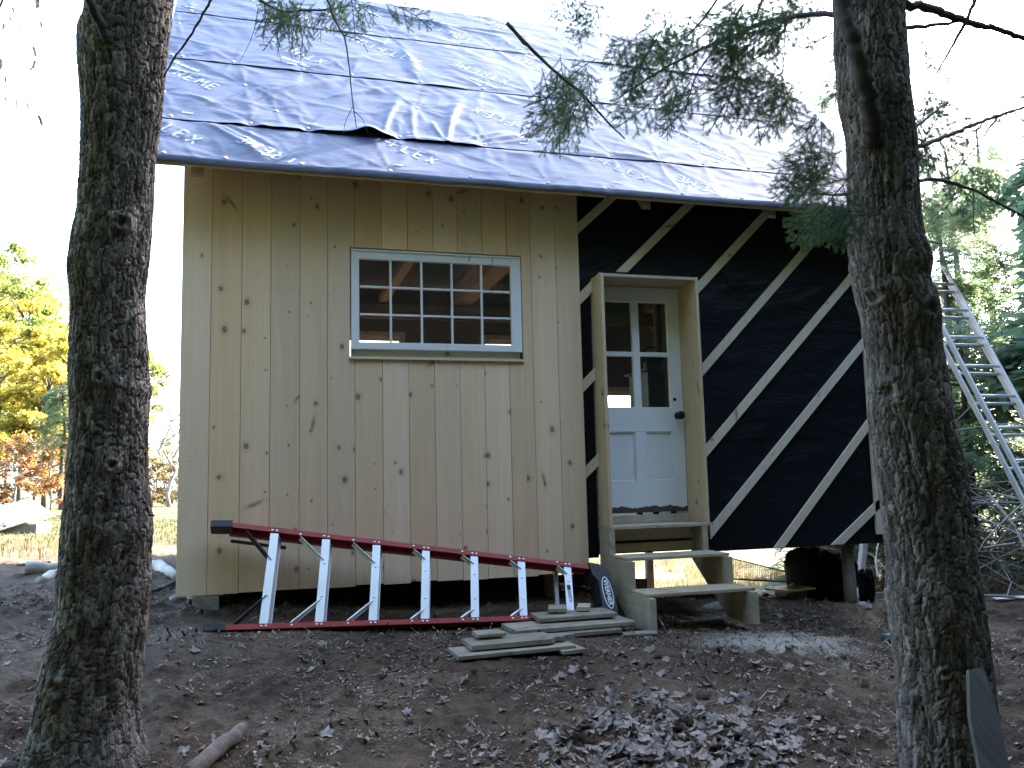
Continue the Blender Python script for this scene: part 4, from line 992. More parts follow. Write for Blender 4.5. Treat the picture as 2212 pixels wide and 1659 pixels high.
# =================================================================== PROPS AT THE CABIN
fab = MB()
x = np.linspace(XL+.10, 2.02, 60); z = np.linspace(0, 1, 8)
Xf, Zf = np.meshgrid(x, z); gb = ground(x, x*0+5.9)-.02
Yf = 5.86+.03*np.sin(Xf*7)+.02*np.sin(Xf*19+2)+.05*(1-Zf); ZZ = gb[None]*(1-Zf)+1.05*Zf
idx = np.arange(480).reshape(8, 60); Ff = np.stack([idx[:-1, :-1], idx[:-1, 1:], idx[1:, 1:], idx[1:, :-1]], -1).reshape(-1, 4)
tag(obj('black_skirt', np.stack([Xf, Yf, ZZ], -1).reshape(-1, 3), Ff, MAT['fabric'], None, None, True), 'black landscape fabric hanging below the pine siding', 'fabric')
x = np.linspace(2.0, 4.05, 50); z = np.linspace(0, 1, 5); Xf, Zf = np.meshgrid(x, z)
Yf = 8.7+.05*np.sin(Xf*5); ZZ = (ground(Xf, Yf)-.02)*(1-Zf)+(ground(Xf, Yf)+.16+.02*np.sin(Xf*6))*Zf
idx = np.arange(250).reshape(5, 50); Ff = np.stack([idx[:-1, :-1], idx[:-1, 1:], idx[1:, 1:], idx[1:, :-1]], -1).reshape(-1, 4)
tag(obj('fabric_strip', np.stack([Xf, Yf, ZZ], -1).reshape(-1, 3), Ff, MAT['fabric'], None, None, True), 'low strip of black fabric across the ground behind the steps', 'fabric')
# corner block, stones
b = gat((425, 1312)); MB().box((b[0]-.02, 5.50, b[2]-.02), (b[0]+.13, 5.66, .86), .006).build('corner_block', MAT['post'], cab)
MB().obox((b[0]+.05, 5.56, .862), [[1, .1, .05], [-.1, 1, 0], [0, 0, 1]], [.10, .05, .008]).build('shim', MAT['strap'], cab)
def rock(px, r, sq, label, name='stone', mat='stone', seed=0, dz=0, Y=None):
    c = gat(px) if Y is None else np.array([*at(px, Y)[:2], 0]);
    if Y is not None: c[2] = float(ground(c[0], c[1]))
    th_ = np.linspace(0, math.pi, 12); ph = np.linspace(0, 2*math.pi, 20, endpoint=False); T, Pp = np.meshgrid(th_, ph, indexing='ij')
    rr = r*(1+(vnoise(np.cos(Pp)*1.7+seed, np.cos(T)*2+np.sin(Pp), seed)-.5)*.6)
    D = np.stack([np.sin(T)*np.cos(Pp)*sq[0], np.sin(T)*np.sin(Pp)*sq[1], np.cos(T)*sq[2]], -1)*rr[..., None]
    idx = np.arange(240).reshape(12, 20); F_ = np.stack([idx[:-1], np.roll(idx[:-1], -1, 1), np.roll(idx[1:], -1, 1), idx[1:]], -1).reshape(-1, 4)
    tag(obj(name, D.reshape(-1, 3)+c+[0, 0, r*sq[2]*.5+dz], F_, MAT[mat], None, None, True), label, 'stone')
rock((398, 1300), .085, (1.1, .6, .4), 'dark flat stone beside the block at the cabin corner', seed=2)
rock((1555, 1318), .10, (1.3, .6, .42), 'smooth dark stone between the step stringers', seed=5, mat='stone')
rock((1868, 1316), .07, (1.1, .8, .5), 'pale broken stone at the foot of the round post', seed=8)
# black bag bundle under the floor
c = at((1775, 1298), 6.1); c[2] = float(ground(c[0], c[1]))
def lump(name, c, sz, seed, mat, rough=.25, pts=34):
    th_ = np.linspace(.02, math.pi-.02, pts); ph = np.linspace(0, 2*math.pi, pts*2, endpoint=False); T, Pp = np.meshgrid(th_, ph, indexing='ij')
    ct, st_ = np.cos(T), np.sin(T); e = .55
    x_ = np.sign(st_*np.cos(Pp))*np.abs(st_*np.cos(Pp))**e; y_ = np.sign(st_*np.sin(Pp))*np.abs(st_*np.sin(Pp))**e; z_ = np.sign(ct)*np.abs(ct)**e
    n = 1+fbm(np.cos(Pp)*2.2+ct*2+seed, np.sin(Pp)*2.2+ct*3, 4, seed)*rough+np.maximum(0, .06-np.abs(fbm(np.cos(Pp)*3+seed, np.sin(Pp)*3+ct*5, 3, seed+3)))*rough*3
    V = np.stack([x_*sz[0]*n, y_*sz[1]*n, z_*sz[2]*n], -1).reshape(-1, 3)+c+[0, 0, sz[2]*.93]; m, q = T.shape; idx = np.arange(m*q).reshape(m, q)
    F_ = np.stack([idx[:-1], np.roll(idx[:-1], -1, 1), np.roll(idx[1:], -1, 1), idx[1:]], -1).reshape(-1, 4)
    return obj(name, V, F_[:, ::-1].copy(), mat, None, None, True)
tag(lump('plastic_bundle', c, (.22, .25, .215), 4, MAT['bag']), 'bulky black plastic bundle stored under the cabin floor', 'bundle')
c2 = at((1872, 1282), 6.0); c2[2] = float(ground(c2[0], c2[1])); tag(lump('plastic_bag', c2, (.045, .07, .13), 9, MAT['bag'], .5, 20), 'small glossy black bag tucked behind the round post', 'bag')
# pale pole, sapling stems behind
b = at((1852, 1290), 6.6); tpt = at((1872, 1120), 6.9); b[2] = float(ground(b[0], b[1]))
tag(MB().bar(b, tpt, .055, .05, (0, 1, 0), .003).build('timber_pole', MAT['whitepole']), 'pale square timber leaning behind the round post', 'timber')
for i in range(16):
    px = 1855+i*5.5+random.uniform(-3, 3); Y = random.uniform(8.2, 9.6); b = at((px, 1250), Y); b[2] = float(ground(b[0], b[1]))-.02
    P = [b+np.array([random.gauss(0, .012)*k, random.gauss(0, .01)*k, .22*k]) for k in range(6)]
    o = MB().tube(P, np.linspace(random.uniform(.010, .02), .006, 6), 6).build('sapling_stem', MAT['drywood'], None, True); tag(o, 'thin bare sapling stem in the thicket behind the round post', 'sapling', 'bare stems behind the cabin')
# plywood square on a block with a screw gun bit, foam roll
c = at((1705, 1292), 5.95); c[2] = float(ground(c[0], c[1]))
tag(MB().box(c+[-.07, -.08, -.02], c+[.10, .09, .085], .004).build('wood_block', MAT['scrap']), 'short wood block under the plywood square', 'block')
ply = MB().obox(c+[0, -.02, .093], [[math.cos(.25), math.sin(.25), 0], [-math.sin(.25), math.cos(.25), 0], [0, 0, 1]], [.155, .12, .007]).build('plywood_square', MAT['scrapnew']); tag(ply, 'thin plywood square lying on a block under the cabin', 'plywood')
mb = MB().lathe(c+[.0, -.06, .101], [(.008, 0), (.008, .02), (.014, .024), (.015, .03), (.006, .034)], 10).lathe(c+[.015, -.02, .101], [(.04, 0), (.042, .012), (.03, .018), (.01, .02)], 12)
tag(mb.build('spool', MAT['scrapnew']), 'little spool and dark cap standing on the plywood square', 'spool')
c = at((1762, 1290), 6.0); c[2] = float(ground(c[0], c[1])); mb = MB(); R0 = .045
mb.lathe(c+[-.1, .06, R0], [(R0, 0), (R0, .26), (R0*.45, .261), (R0*.45, .23)], 16, (.8, -.6, .0)); tag(mb.build('foam_roll', MAT['foam'], None, True), 'rolled grey foam mat beside the black bundle', 'roll')
# netting draped behind steps
x = np.linspace(2.9, 4.0, 24); mb = MB()
A0, A1, A2, A3 = at((1575, 1205), 7.6), at((1710, 1238), 7.6), at((1710, 1258), 7.6), at((1575, 1250), 7.6)
for k in range(15):
    f = k/14; mb.tube([A0+(A3-A0)*f, A1+(A2-A1)*f], .0022, 4)
for k in range(30):
    f = k/29; mb.tube([A0+(A1-A0)*f, A3+(A2-A3)*f], .0018, 4)
mb.tube([A0, A1], .006, 5); mb.tube([A3, A2], .008, 5)
for q in (A0, A1): mb.tube([q, [q[0], q[1], float(ground(q[0], q[1]))-.03]], .008, 6)
tag(mb.build('garden_netting', MAT['fabric']), 'dark garden netting stretched behind the entry steps', 'netting')
# tarp heap behind right trunk and white scrap
c = gat((1952, 1352)); c[2] -= .02
tag(lump('folded_tarp', c, (.10, .10, .12), 12, MAT['tarp'], .6, 24), 'folded blue grey tarp on the ground behind the mossy trunk', 'tarp')
c = gat((1928, 1388)); tag(lump('crumpled_cloth', c, (.05, .05, .028), 17, MAT['tarp'], .9, 16), 'small blue grey cloth crumpled beside the mossy trunk', 'cloth')
c = gat((2185, 1297)); tag(MB().obox(c+[0, 0, .02], [[.93, -.36, .04], [.36, .93, 0], [-.04, 0, 1]], [.13, .05, .006], .002).build('plastic_strip', MAT['whiteplastic']), 'white plastic strip on the dirt below the long ladder', 'strip')
# grey slab leaning on right trunk
pa, pb = dep((2092, 1442), 2.86), dep((2162, 1760), 2.68)
mb = MB(); d = pb-pa; L_ = np.linalg.norm(d); d /= L_; sdv = np.cross(d, -fw); sdv /= np.linalg.norm(sdv); nv_ = np.cross(sdv, d)
prof = [(-.040, 0), (-.052, .35), (-.05, .7), (-.055, 1), (.055, 1), (.045, .7), (.040, .35), (.010, .02)]
mb.prism([pa+d*L_*f+sdv*q for q, f in prof], nv_*.022)
tag(mb.build('wood_slab', MAT['grey']), 'weathered grey wood slab leaning on the mossy trunk', 'slab')
# short log, exposed roots
A_, B_ = gat((400, 1700)), gat((528, 1592)); A_[2] += .03; B_[2] += .035
mb = MB(); P = np.linspace(A_, B_, 9)+RNG.normal(0, .003, (9, 3)); mb.tube(P, np.array([.030, .031, .032, .031, .033, .031, .030, .028, .020]), 12)
MAT['logbark'] = simple('log_bark', (.12, .095, .075), .9, var=.4, vs_=25, bumpd=.004, bs=50)
lg = mb.build('log', MAT['logbark'], None, True); tag(lg, 'short grey barked log lying on the bare soil', 'log')
for pts, r0, r1, lab in (([(60, 1236), (150, 1232), (240, 1236), (300, 1222), (345, 1230), (385, 1254)], .055, .05, 'pale fallen limb on the dirt behind the rough trunk'),
                         ([(88, 1262), (120, 1244), (170, 1246), (260, 1258)], .04, .05, 'short pale driftwood piece near the fallen limb'),
                         ([(310, 1284), (340, 1276), (372, 1262), (384, 1250)], .014, .010, 'thin dark curved root beside the cabin corner'),
                         ([(35, 1222), (75, 1219), (110, 1216)], .018, .012, 'thin pale stick lying across the yard dirt')):
    P = np.array([gat(p) for p in pts]); P[:, 2] += r0*.4; tt = np.linspace(0, len(P)-1, 20); Q = np.stack([np.interp(tt, range(len(P)), P[:, i]) for i in range(3)], 1)
    for _ in range(2): Q[1:-1] = (Q[:-2]+2*Q[1:-1]+Q[2:])/4
    Q += RNG.normal(0, r0*.12, Q.shape); o = MB().tube(Q, np.linspace(r0, r1, 20)*(1+RNG.normal(0, .12, 20)), 10).build('fallen_limb', MAT['root' if 'pale' in lab else 'barkdark'], None, True); tag(o, lab, 'branch')
# twigs on the dirt
for i, (pts, r0, m, lab) in enumerate([([(1505, 1432), (1530, 1475), (1560, 1505), (1600, 1520), (1640, 1527)], .008, 'barkdark', 'dark curved stick above the leaf pile'),
                                  ([(1540, 1505), (1590, 1515), (1640, 1512), (1660, 1495)], .003, 'root', 'thin pale rootlet curling beside the dark stick'),
                                  ([(1745, 1440), (1790, 1452), (1850, 1452), (1905, 1440)], .003, 'root', 'long pale rootlet lying below the sawdust'),
                                  ([(1620, 1432), (1640, 1448), (1680, 1455)], .003, 'root', 'short pale rootlet near a curled leaf'),
                                  ([(1920, 1530), (2000, 1590), (2060, 1640)], .0025, 'barkdark', 'thin dark twig beside the mossy trunk'),
                                  ([(1880, 1510), (1930, 1545), (1990, 1600), (2010, 1625)], .0025, 'drywood', 'thin grey twig between leaf pile and mossy trunk')]):
    P = np.array([gat(p) for p in pts]); P[:, 2] = gfull(P[:, 0], P[:, 1])+r0*1.2; tt = np.linspace(0, len(P)-1, 16); Q = np.stack([np.interp(tt, range(len(P)), P[:, k]) for k in range(3)], 1)
    tag(MB().tube(Q, np.linspace(r0, r0*.5, 16), 6).build('fallen_twig', MAT[m], None, True), lab, 'twig')

# scrap lumber
def sboard(px, L, W, T, yaw, lift, label, mat='scrap', jag=None, tilt=0, roll=0):
    c = gat(px); c[2] = float(ground(c[0], c[1]))+lift+T/2+.006
    a = np.array([math.cos(yaw), math.sin(yaw), tilt]); a /= np.linalg.norm(a); b = np.array([-math.sin(yaw), math.cos(yaw), roll]); b -= a*(a@b); b /= np.linalg.norm(b); n = np.cross(a, b)
    mb = MB()
    if jag is None: mb.obox(c, [a, b, n], [L/2, W/2, T/2], .003)
    else: mb.prism([c+a*x_*L/2+b*y_*W/2-n*T/2 for x_, y_ in jag], n*T)
    tag(mb.build('scrap_board', MAT[mat]), label, 'board')
sboard((1105, 1409), .64, .25, .022, .02, 0, 'lowest weathered plank of the broken board stack', tilt=.01)
J = [(-1, -1), (.45, -1), (.60, -.55), (.72, -.7), (.80, -.35), (1.0, -.28), (1.0, .02), (.62, .0), (.55, 1), (-1, 1)]
sboard((1125, 1400), .60, .27, .024, -.02, .026, 'broken mossy board with a jagged split end', jag=J, tilt=.01, roll=-.03)
sboard((1056, 1397), .155, .13, .02, .0, .054, 'small offcut on the broken mossy board', mat='scrap', tilt=.0)
sboard((1225, 1408), .14, .20, .018, .1, .0, 'little board end poking out under the broken board', mat='scrap', tilt=.02)
sboard((1212, 1372), .66, .24, .024, .0, 0, 'bottom plank of the lumber pile beside the ladder cap', tilt=.0)
sboard((1228, 1366), .74, .27, .024, .03, .028, 'long grey plank under the short plank by the ladder cap', tilt=.0)
sboard((1238, 1356), .48, .24, .024, -.04, .058, 'short rough plank laid across the long grey plank', tilt=.01)
sboard((1205, 1352), .11, .19, .02, -.35, .088, 'brown square offcut on the short rough plank', mat='scrap')
sboard((1262, 1349), .08, .17, .022, -.42, .088, 'fresh yellow offcut block on the short rough plank', mat='scrapnew')
sboard((1380, 1374), .20, .09, .015, -.1, 0, 'thin wood piece on the dirt beside the lumber pile', mat='scrap')
sboard((1500, 1340), .34, .20, .022, .06, -.012, 'dusty plank sunk in the dirt before the steps', mat='scrap')

# stove and kettle inside
c = at((1424, 885), 7.3); sv = thing('wood_stove', 'black iron wood stove seen through the door glass', 'stove', (c[0], c[1], 1.151))
ztop = float(at((1400, 802), 7.3)[2])
mb = MB().box((c[0]-.19, c[1]-.2, 1.32), (c[0]+.24, c[1]+.25, ztop-.02), .02).box((c[0]-.22, c[1]-.23, ztop-.0195), (c[0]+.27, c[1]+.28, ztop), .005); mb.build('firebox', MAT['iron'], sv)
for dx_ in (-.15, .2):
    for dy_ in (-.15, .2): MB().box((c[0]+dx_-.02, c[1]+dy_-.02, 1.151), (c[0]+dx_+.02, c[1]+dy_+.02, 1.3195)).build('leg', MAT['iron'], sv)
MB().tube([(c[0]+.12, c[1]+.12, ztop+.001), (c[0]+.12, c[1]+.12, 3.4), (c[0]+.12, c[1]+.12, 4.2)], .075, 16).build('stovepipe', MAT['iron'], sv, True)
k0 = np.array([c[0]-.10, c[1]-.10, ztop+.002]); kt = thing('kettle', 'dark kettle with tall arched handle on the stove', 'kettle', k0)
MB().lathe(k0, [(.075, 0), (.085, .02), (.082, .06), (.06, .10), (.03, .115), (.012, .12), (.012, .14), (.004, .145)], 20).build('body', MAT['iron'], kt, True)
MB().tube([k0+[-.075, 0, .07], k0+[-.085, 0, .16], k0+[-.05, 0, .205], k0+[.02, 0, .215], k0+[.05, 0, .20]], .008, 8).build('handle', MAT['iron'], kt, True)
MB().tube([k0+[.07, 0, .05], k0+[.11, 0, .08], k0+[.13, 0, .12]], [.018, .013, .009], 8).build('spout', MAT['iron'], kt, True)

# =================================================================== EXTENSION LADDER
EB = np.array([5.64243, 5.62482, 2.10219]); edn = np.array([-.010121, -.463833, -.885865]); eru = np.array([.36, -.00785, 0]); eln = np.linalg.norm(eru); er = eru/eln; en = np.cross(er, -edn); en = en if en[1] < 0 else -en
k = 0
while True:
    q = EB+edn*.305*k
    if q[2] < float(ground(q[0], q[1])): break
    k += .1
kb = k
xl = thing('extension_ladder', 'tall aluminium extension ladder leaning beyond the mossy trunk', 'ladder', EB+edn*.305*kb)
def EP(k, s, d=0): return EB+edn*.305*k+er*s+en*d
for sec, (d, s0, s1, k0_, k1_, m) in enumerate(((0, 0, .375, -4.9, kb-1.0, 'alu'), (-.06, -.03, .405, -4.2, kb, 'alu_dull'))):
    for s in (s0, s1):
        o = MB().bar(EP(k0_, s, d), EP(k1_, s, d), .020, .044, en, .003).build('rail', MAT[m], xl)
    for j in range(int(math.ceil(k0_))+0, int(k1_)+1):
        jj = j+(.0 if sec == 0 else .13)
        MB().tube([EP(jj, s0+.009, d), EP(jj, s1-.009, d)], .0135, 8).build('rung', MAT[m], xl, True)

# =================================================================== FAR TREES, BRUSH, GRASS
def far_hemlock(base, H, spread, seed, label, group, n=110, z0=.12, mat='needle2', size=(.7, 1.2), cat='tree', tpl=None):
    r = random.Random(seed); base = np.array(base, float); T_ = thing('hemlock_tree', label, cat, base, group)
    P = [base+np.array([.05*math.sin(k*1.3+seed)*k/8, .05*math.cos(k+seed)*k/8, H*k/8-.05]) for k in range(9)]
    MB().tube(P, np.linspace(.02+H*.012, .02, 9), 8).build('trunk', MAT['barkdark'], T_, True)
    fo_ = Foliage(); lm = MB()
    for i in range(n):
        f = z0+(1-z0)*(i+r.random())/n; R_ = spread*(1-f)**.75*r.uniform(.35, 1.1)+.15; a = r.uniform(0, 2*math.pi); d = np.array([math.cos(a), math.sin(a), r.uniform(-.35, .05)])
        p = base+np.array([0, 0, H*f]); q = p+d*R_; lm.tube([p, p+d*R_*.5+[0, 0, .06], q], [.016, .011, .005], 4, False)
        for j in range(3):
            g = r.uniform(.35, 1); dd = d+np.array([r.gauss(0, .45), r.gauss(0, .45), r.gauss(-.22, .15)]); fo_.put(r.choice(tpl or TFAR), p+d*R_*g, dd, np.array([r.gauss(0, .3), r.gauss(0, .3), 1.]), r.uniform(*size))
    lm.build('limbs', MAT['twig'], T_)['kind'] = 'stuff'; V, F_ = leafmesh(np.concatenate(fo_.N)); obj('crown', V, F_, MAT[mat], T_)
    return T_
def copy_tree(T_, loc, rot, sc, label, group):
    c = T_.copy(); col.objects.link(c); c.location = loc; c.rotation_euler = (0, 0, rot); c.scale = (sc, sc, sc); WL[c.name] = np.array(loc, float); tag(c, label, None, group)
    for ch in T_.children: k = ch.copy(); col.objects.link(k); k.parent = c
    return c
def G(x, y): return (x, y, float(ground(x, y)))
RG = 'hemlocks of the grove by the cabin'
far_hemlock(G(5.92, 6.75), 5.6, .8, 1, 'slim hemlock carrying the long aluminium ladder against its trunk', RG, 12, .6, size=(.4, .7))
GL_ = ['slim hemlock at the near end of the grove', 'leaning hemlock in the grove beside the yard', 'broad hemlock shading the yard', 'tall hemlock behind the broad one in the grove', 'young hemlock at the grove edge', 'wide low hemlock beside the yard', 'dark hemlock deep in the grove', 'old hemlock at the far side of the grove', 'straight hemlock at the rear edge of the grove', 'twin topped hemlock behind the straight one']
proto = {}
for i, (x, y, H) in enumerate([(11.2, 5.6, 11.5), (10.6, 3.4, 11), (10.0, 1.0, 10), (13.2, 4.4, 13), (9.4, -1.4, 9), (12.6, 2.0, 12), (14.6, 6.4, 13), (9.2, -4.0, 9), (10.6, 7.0, 10.5), (12.8, 8.2, 11.0)]):  # hemlocks added out of view, placed to keep sun off yard and trunks
    k = i % 2
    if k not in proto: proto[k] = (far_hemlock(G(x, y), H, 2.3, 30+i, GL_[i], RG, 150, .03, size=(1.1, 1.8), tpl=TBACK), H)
    else: copy_tree(proto[k][0], G(x, y), i*1.3, H/proto[k][1], GL_[i], RG)
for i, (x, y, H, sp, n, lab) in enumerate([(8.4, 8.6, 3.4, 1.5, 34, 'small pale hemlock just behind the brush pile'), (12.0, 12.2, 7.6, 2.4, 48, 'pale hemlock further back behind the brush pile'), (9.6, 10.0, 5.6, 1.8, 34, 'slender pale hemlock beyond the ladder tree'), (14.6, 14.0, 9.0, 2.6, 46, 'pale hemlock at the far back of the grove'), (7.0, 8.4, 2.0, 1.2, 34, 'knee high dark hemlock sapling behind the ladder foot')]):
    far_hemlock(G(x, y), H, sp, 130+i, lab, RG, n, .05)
BG_ = 'hemlocks facing the cabin front'
pb = {}
for i, (x, y, H) in enumerate([(-5, -4, 13), (-1.5, -5, 14.5), (2.2, -5, 14.5), (5.6, -4.6, 13.5), (-8, -1, 12.5), (.5, -8.5, 16), (-4, -8.5, 16), (4.5, -8.5, 16), (-9, -5, 14), (8.6, -8, 15), (-9.5, 3.2, 11)]):
    k = i % 2; lab = 'tall dark hemlock in the woods facing the cabin front'
    if k not in pb: pb[k] = (far_hemlock(G(x, y), H, 3.6, 60+i, lab, BG_, 200, .03, 'needle', (1.7, 2.8), tpl=TBACK), H)
    else: copy_tree(pb[k][0], G(x, y), i*1.1, H/pb[k][1], lab, BG_)
def leafcloud(n, c, rad3, size, r, shell=.5):
    v = r.normal(0, 1, (n, 3)); v /= np.linalg.norm(v, axis=1)[:, None]; q = r.uniform(shell, 1, (n, 1)); P = np.array(c)+v*q*np.array(rad3)
    a = r.normal(0, 1, (n, 3)); a /= np.linalg.norm(a, axis=1)[:, None]; b = np.cross(a, r.normal(0, 1, (n, 3))); b /= np.linalg.norm(b, axis=1)[:, None]
    s = size*r.uniform(.6, 1.3, (n, 1)); return np.stack([P-a*s, P+b*s*.6, P+a*s, P-b*s*.6], 1)
def broadleaf(base, H, R_, seed, mat, label, group, n=5200, z0=.3, leaf=.10, barkm='barkdark', clumps=34, trunk=.09):
    r = np.random.default_rng(seed); base = np.array(base, float); T_ = thing('broadleaf_tree', label, 'tree', base, group)
    P = np.array([base+[.1*math.sin(k+seed)*k/7, .1*math.cos(k*1.3)*k/7, H*.9*k/7-.05] for k in range(8)]); MB().tube(P, np.linspace(trunk, .02, 8), 8).build('trunk', MAT[barkm], T_, True)
    lm = MB(); L_ = []
    for i in range(clumps):
        f = z0+(1-z0)*r.random(); rr = R_*math.sqrt(max(.05, 1-((f-.55)/.55)**2))*r.uniform(.3, 1); a = r.uniform(0, 2*math.pi); p = base+[0, 0, H*f*.85]; q = base+np.array([math.cos(a)*rr, math.sin(a)*rr, H*f])
        lm.tube([p, (p+q)/2+[0, 0, .1], q], [.03, .02, .008], 4, False)
        s = r.uniform(.35, .8)*R_*.42; L_.append(leafcloud(n//clumps, q, (s, s, s*.6), leaf, r, .1))
    lm.build('limbs', MAT[barkm], T_)['kind'] = 'stuff'; V, F_ = leafmesh(np.concatenate(L_)); obj('crown', V, F_, MAT[mat], T_); return T_
LGp = 'trees across the field'
def gp(px, t): p = dep((px, 1071), t); return G(p[0], p[1])
for i, (px, t, H, R_, m, lab) in enumerate([(-60, 30, 9.5, 3.0, 'greenleaf', 'green leaved tree at the field edge near the metal sheets'), (40, 33, 8.6, 2.4, 'yellowleaf', 'sunlit yellow tree across the field by the metal sheets'), (128, 34, 8.0, 2.0, 'yellowleaf', 'sunlit yellow tree beside the rough trunk across the field'),
        (95, 27, 4.6, 1.4, 'yellowleaf', 'small yellow green tree in front of the taller yellow trees'), (-150, 36, 11, 3.4, 'yellowleaf', 'tall yellow tree beyond the metal sheets'), (200, 38, 8, 2.6, 'yellowleaf', 'yellow tree hidden by the rough trunk'), (280, 40, 7, 2.4, 'greenleaf', 'green tree hidden by the rough trunk'), (10, 42, 10.5, 3.2, 'yellowleaf', 'pale yellow tree rising behind the field edge'), (-260, 30, 11, 3.4, 'greenleaf', 'wide green tree at the outer end of the treeline'), (75, 38, 9.2, 2.6, 'yellowleaf', 'bright yellow tree in the middle of the far treeline'), (-25, 27, 6.2, 2.0, 'yellowleaf', 'low yellow tree just behind the metal sheets'), (150, 29, 6.0, 1.7, 'yellowleaf', 'slim yellow tree next to the dark conifer')]):
    broadleaf(gp(px, t), H, R_, 200+i, m, lab, LGp, n=9000, leaf=.085 if t > 25 else .07, clumps=50)
for i, (px, t, H) in enumerate([(30, 24, 1.9), (75, 25, 2.2), (110, 24, 1.8), (138, 25.5, 2.1), (-20, 24, 1.8), (180, 26, 2), (330, 27, 1.5), (358, 28, 1.7), (385, 27, 1.4)]):
    broadleaf(gp(px, t), H, 1.1, 300+i, 'rustleaf' if px < 250 else 'drygrass', 'rust brown shrub under the field edge trees' if px < 250 else 'grey bare shrub between rough trunk and cabin', 'field edge shrubs', 1500, .1, .05, 'barkgrey', 16, .03)
far_hemlock(gp(132, 24), 3.6, 1.0, 77, 'dark green conifer with bare lower trunk at the field edge', LGp, 70, .5, size=(.3, .55))
for i, (px, t, H) in enumerate([(352, 30, 5.0), (372, 31, 4.2), (342, 33, 3.6), (366, 26, 3.0)]):
    b = np.array(gp(px, t)); T_ = thing('bare_tree', 'thin leafless tree at the far field edge', 'tree', b, 'leafless trees at the field edge')
    mb = MB(); P = [b+np.array([.06*math.sin(q*1.7+i)*q, .0, H*q/8]) for q in range(9)]; mb.tube(P, np.linspace(.07, .01, 9), 6); mb.build('trunk', MAT['barkgrey'], T_, True)
    mb = MB(); r = random.Random(i)
    for q in range(26):
        f = r.uniform(.35, .95); p = b+np.array([0, 0, H*f]); a = r.uniform(0, 6.3); d = np.array([math.cos(a), math.sin(a), r.uniform(.5, 1.1)])*r.uniform(.3, .8); mb.tube([p, p+d*.5, p+d+[0, 0, .1]], [.014, .009, .004], 4, False)
    mb.build('limbs', MAT['barkgrey'], T_)['kind'] = 'stuff'
# sheets of white metal roofing heaped at the field edge
for i, (pxs, lab) in enumerate([([(-70, 1110), (68, 1078), (112, 1108), (-40, 1158)], 'white ribbed metal sheet on top of the heap by the field'), ([(-90, 1140), (60, 1128), (118, 1112), (-60, 1090)], 'lower white metal sheet tipped under the ribbed sheet')]):
    ts = [13.2, 13.6, 12.6, 12.2] if i == 0 else [12.6, 12.5, 13.2, 13.6]
    Q = [dep(p, t) for p, t in zip(pxs, ts)]; mb = MB(); nrm_ = np.cross(Q[1]-Q[0], Q[3]-Q[0]); nrm_ /= np.linalg.norm(nrm_); nrm_ *= np.sign(nrm_[2])
    mb.prism(Q, nrm_*-.012)
    for k in range(9):
        f = (k+.5)/9; mb.bar(Q[0]+(Q[1]-Q[0])*f+nrm_*.011, Q[3]+(Q[2]-Q[3])*f+nrm_*.011, .05, .02, nrm_, .004)
    o = mb.build('metal_sheet', MAT['galv']); tag(o, lab, 'metal sheet')
gq = gp(20, 12.9); tag(MB().box((gq[0]-1.0, gq[1]-.5, gq[2]-.05), (gq[0]+.5, gq[1]+.4, gq[2]+.14), .01).build('lumber_bundle', MAT['grey']), 'low grey lumber bundle under the white metal sheets', 'lumber')
# brush pile
c = np.array(G(7.6, 6.9)); mb = MB(); r = random.Random(5)
for i in range(240):
    p = c+np.array([r.gauss(0, .9), r.gauss(0, .7), abs(r.gauss(0, .55))]); a = r.uniform(0, 6.3); d = np.array([math.cos(a), math.sin(a), r.gauss(.25, .5)]); L_ = r.uniform(.5, 1.5); s = np.cross(d, [0, 0, 1])*r.gauss(0, .25)
    Q = [p+d*L_*f+s*math.sin(f*3.1)+np.array([0, 0, -.25*f*f]) for f in (-.5, -.25, 0, .25, .5)]; mb.tube(Q, np.linspace(r.uniform(.006, .016), .003, 5), 5, False)
o = mb.build('brush_pile', MAT['drywood'], None, True); tag(o, 'tangled pile of bare grey branches beyond the mossy trunk', 'brush pile')
# grass
def blades(pts, h, wd, mat, name, label, lean=.35, seed=0):
    r = np.random.default_rng(seed); n = len(pts); a = r.uniform(0, 2*math.pi, n); H = h*r.uniform(.5, 1.3, n); d = np.stack([np.cos(a), np.sin(a), 0*a], 1); s = np.stack([-np.sin(a), np.cos(a), 0*a], 1)*wd
    up = np.array([0, 0, 1.]); L_ = (H*lean*r.uniform(0, 1.6, n))[:, None]
    m_ = pts+up*(H*.55)[:, None]+d*L_*.3; t_ = pts+up*H[:, None]+d*L_
    V = np.stack([pts-s, pts+s, m_+s*.8, m_-s*.8, t_], 1).reshape(-1, 3); i = np.arange(n)[:, None]*5
    F_ = np.concatenate([i+np.array([[0, 1, 2, 3]]), i+np.array([[3, 2, 4, 4]])], 0)
    F_ = [list(f[:4]) if f[3] != f[2] else list(f[:3]) for f in F_.tolist()]
    tag(obj(name, V, F_, MAT[mat], None), label, 'grass', kind='stuff')
r = np.random.default_rng(4)
def scatter(n, x0, x1, y0, y1):
    x = r.uniform(x0, x1, n); y = r.uniform(y0, y1, n); k = vnoise(x*.8, y*.8, 7)+.3*vnoise(x*4, y*4, 8) > .45; x, y = x[k], y[k]; return np.stack([x, y, gfull(x, y)], 1)
blades(scatter(26000, -9, 0, 11, 22), .045, .005, 'grass', 'field_grass', 'short sunlit grass of the field beside the cabin', lean=.8, seed=1)
blades(scatter(16000, -1, 9, 10.5, 17), .12, .006, 'drygrass', 'rear_grass', 'pale dry grass in the sun behind the cabin', seed=2)
blades(scatter(7000, 6.0, 11, 6.6, 8.6), .17, .004, 'drygrass', 'weed_grass', 'dry yellow weeds at the edge of the hemlock grove', lean=.9, seed=3)
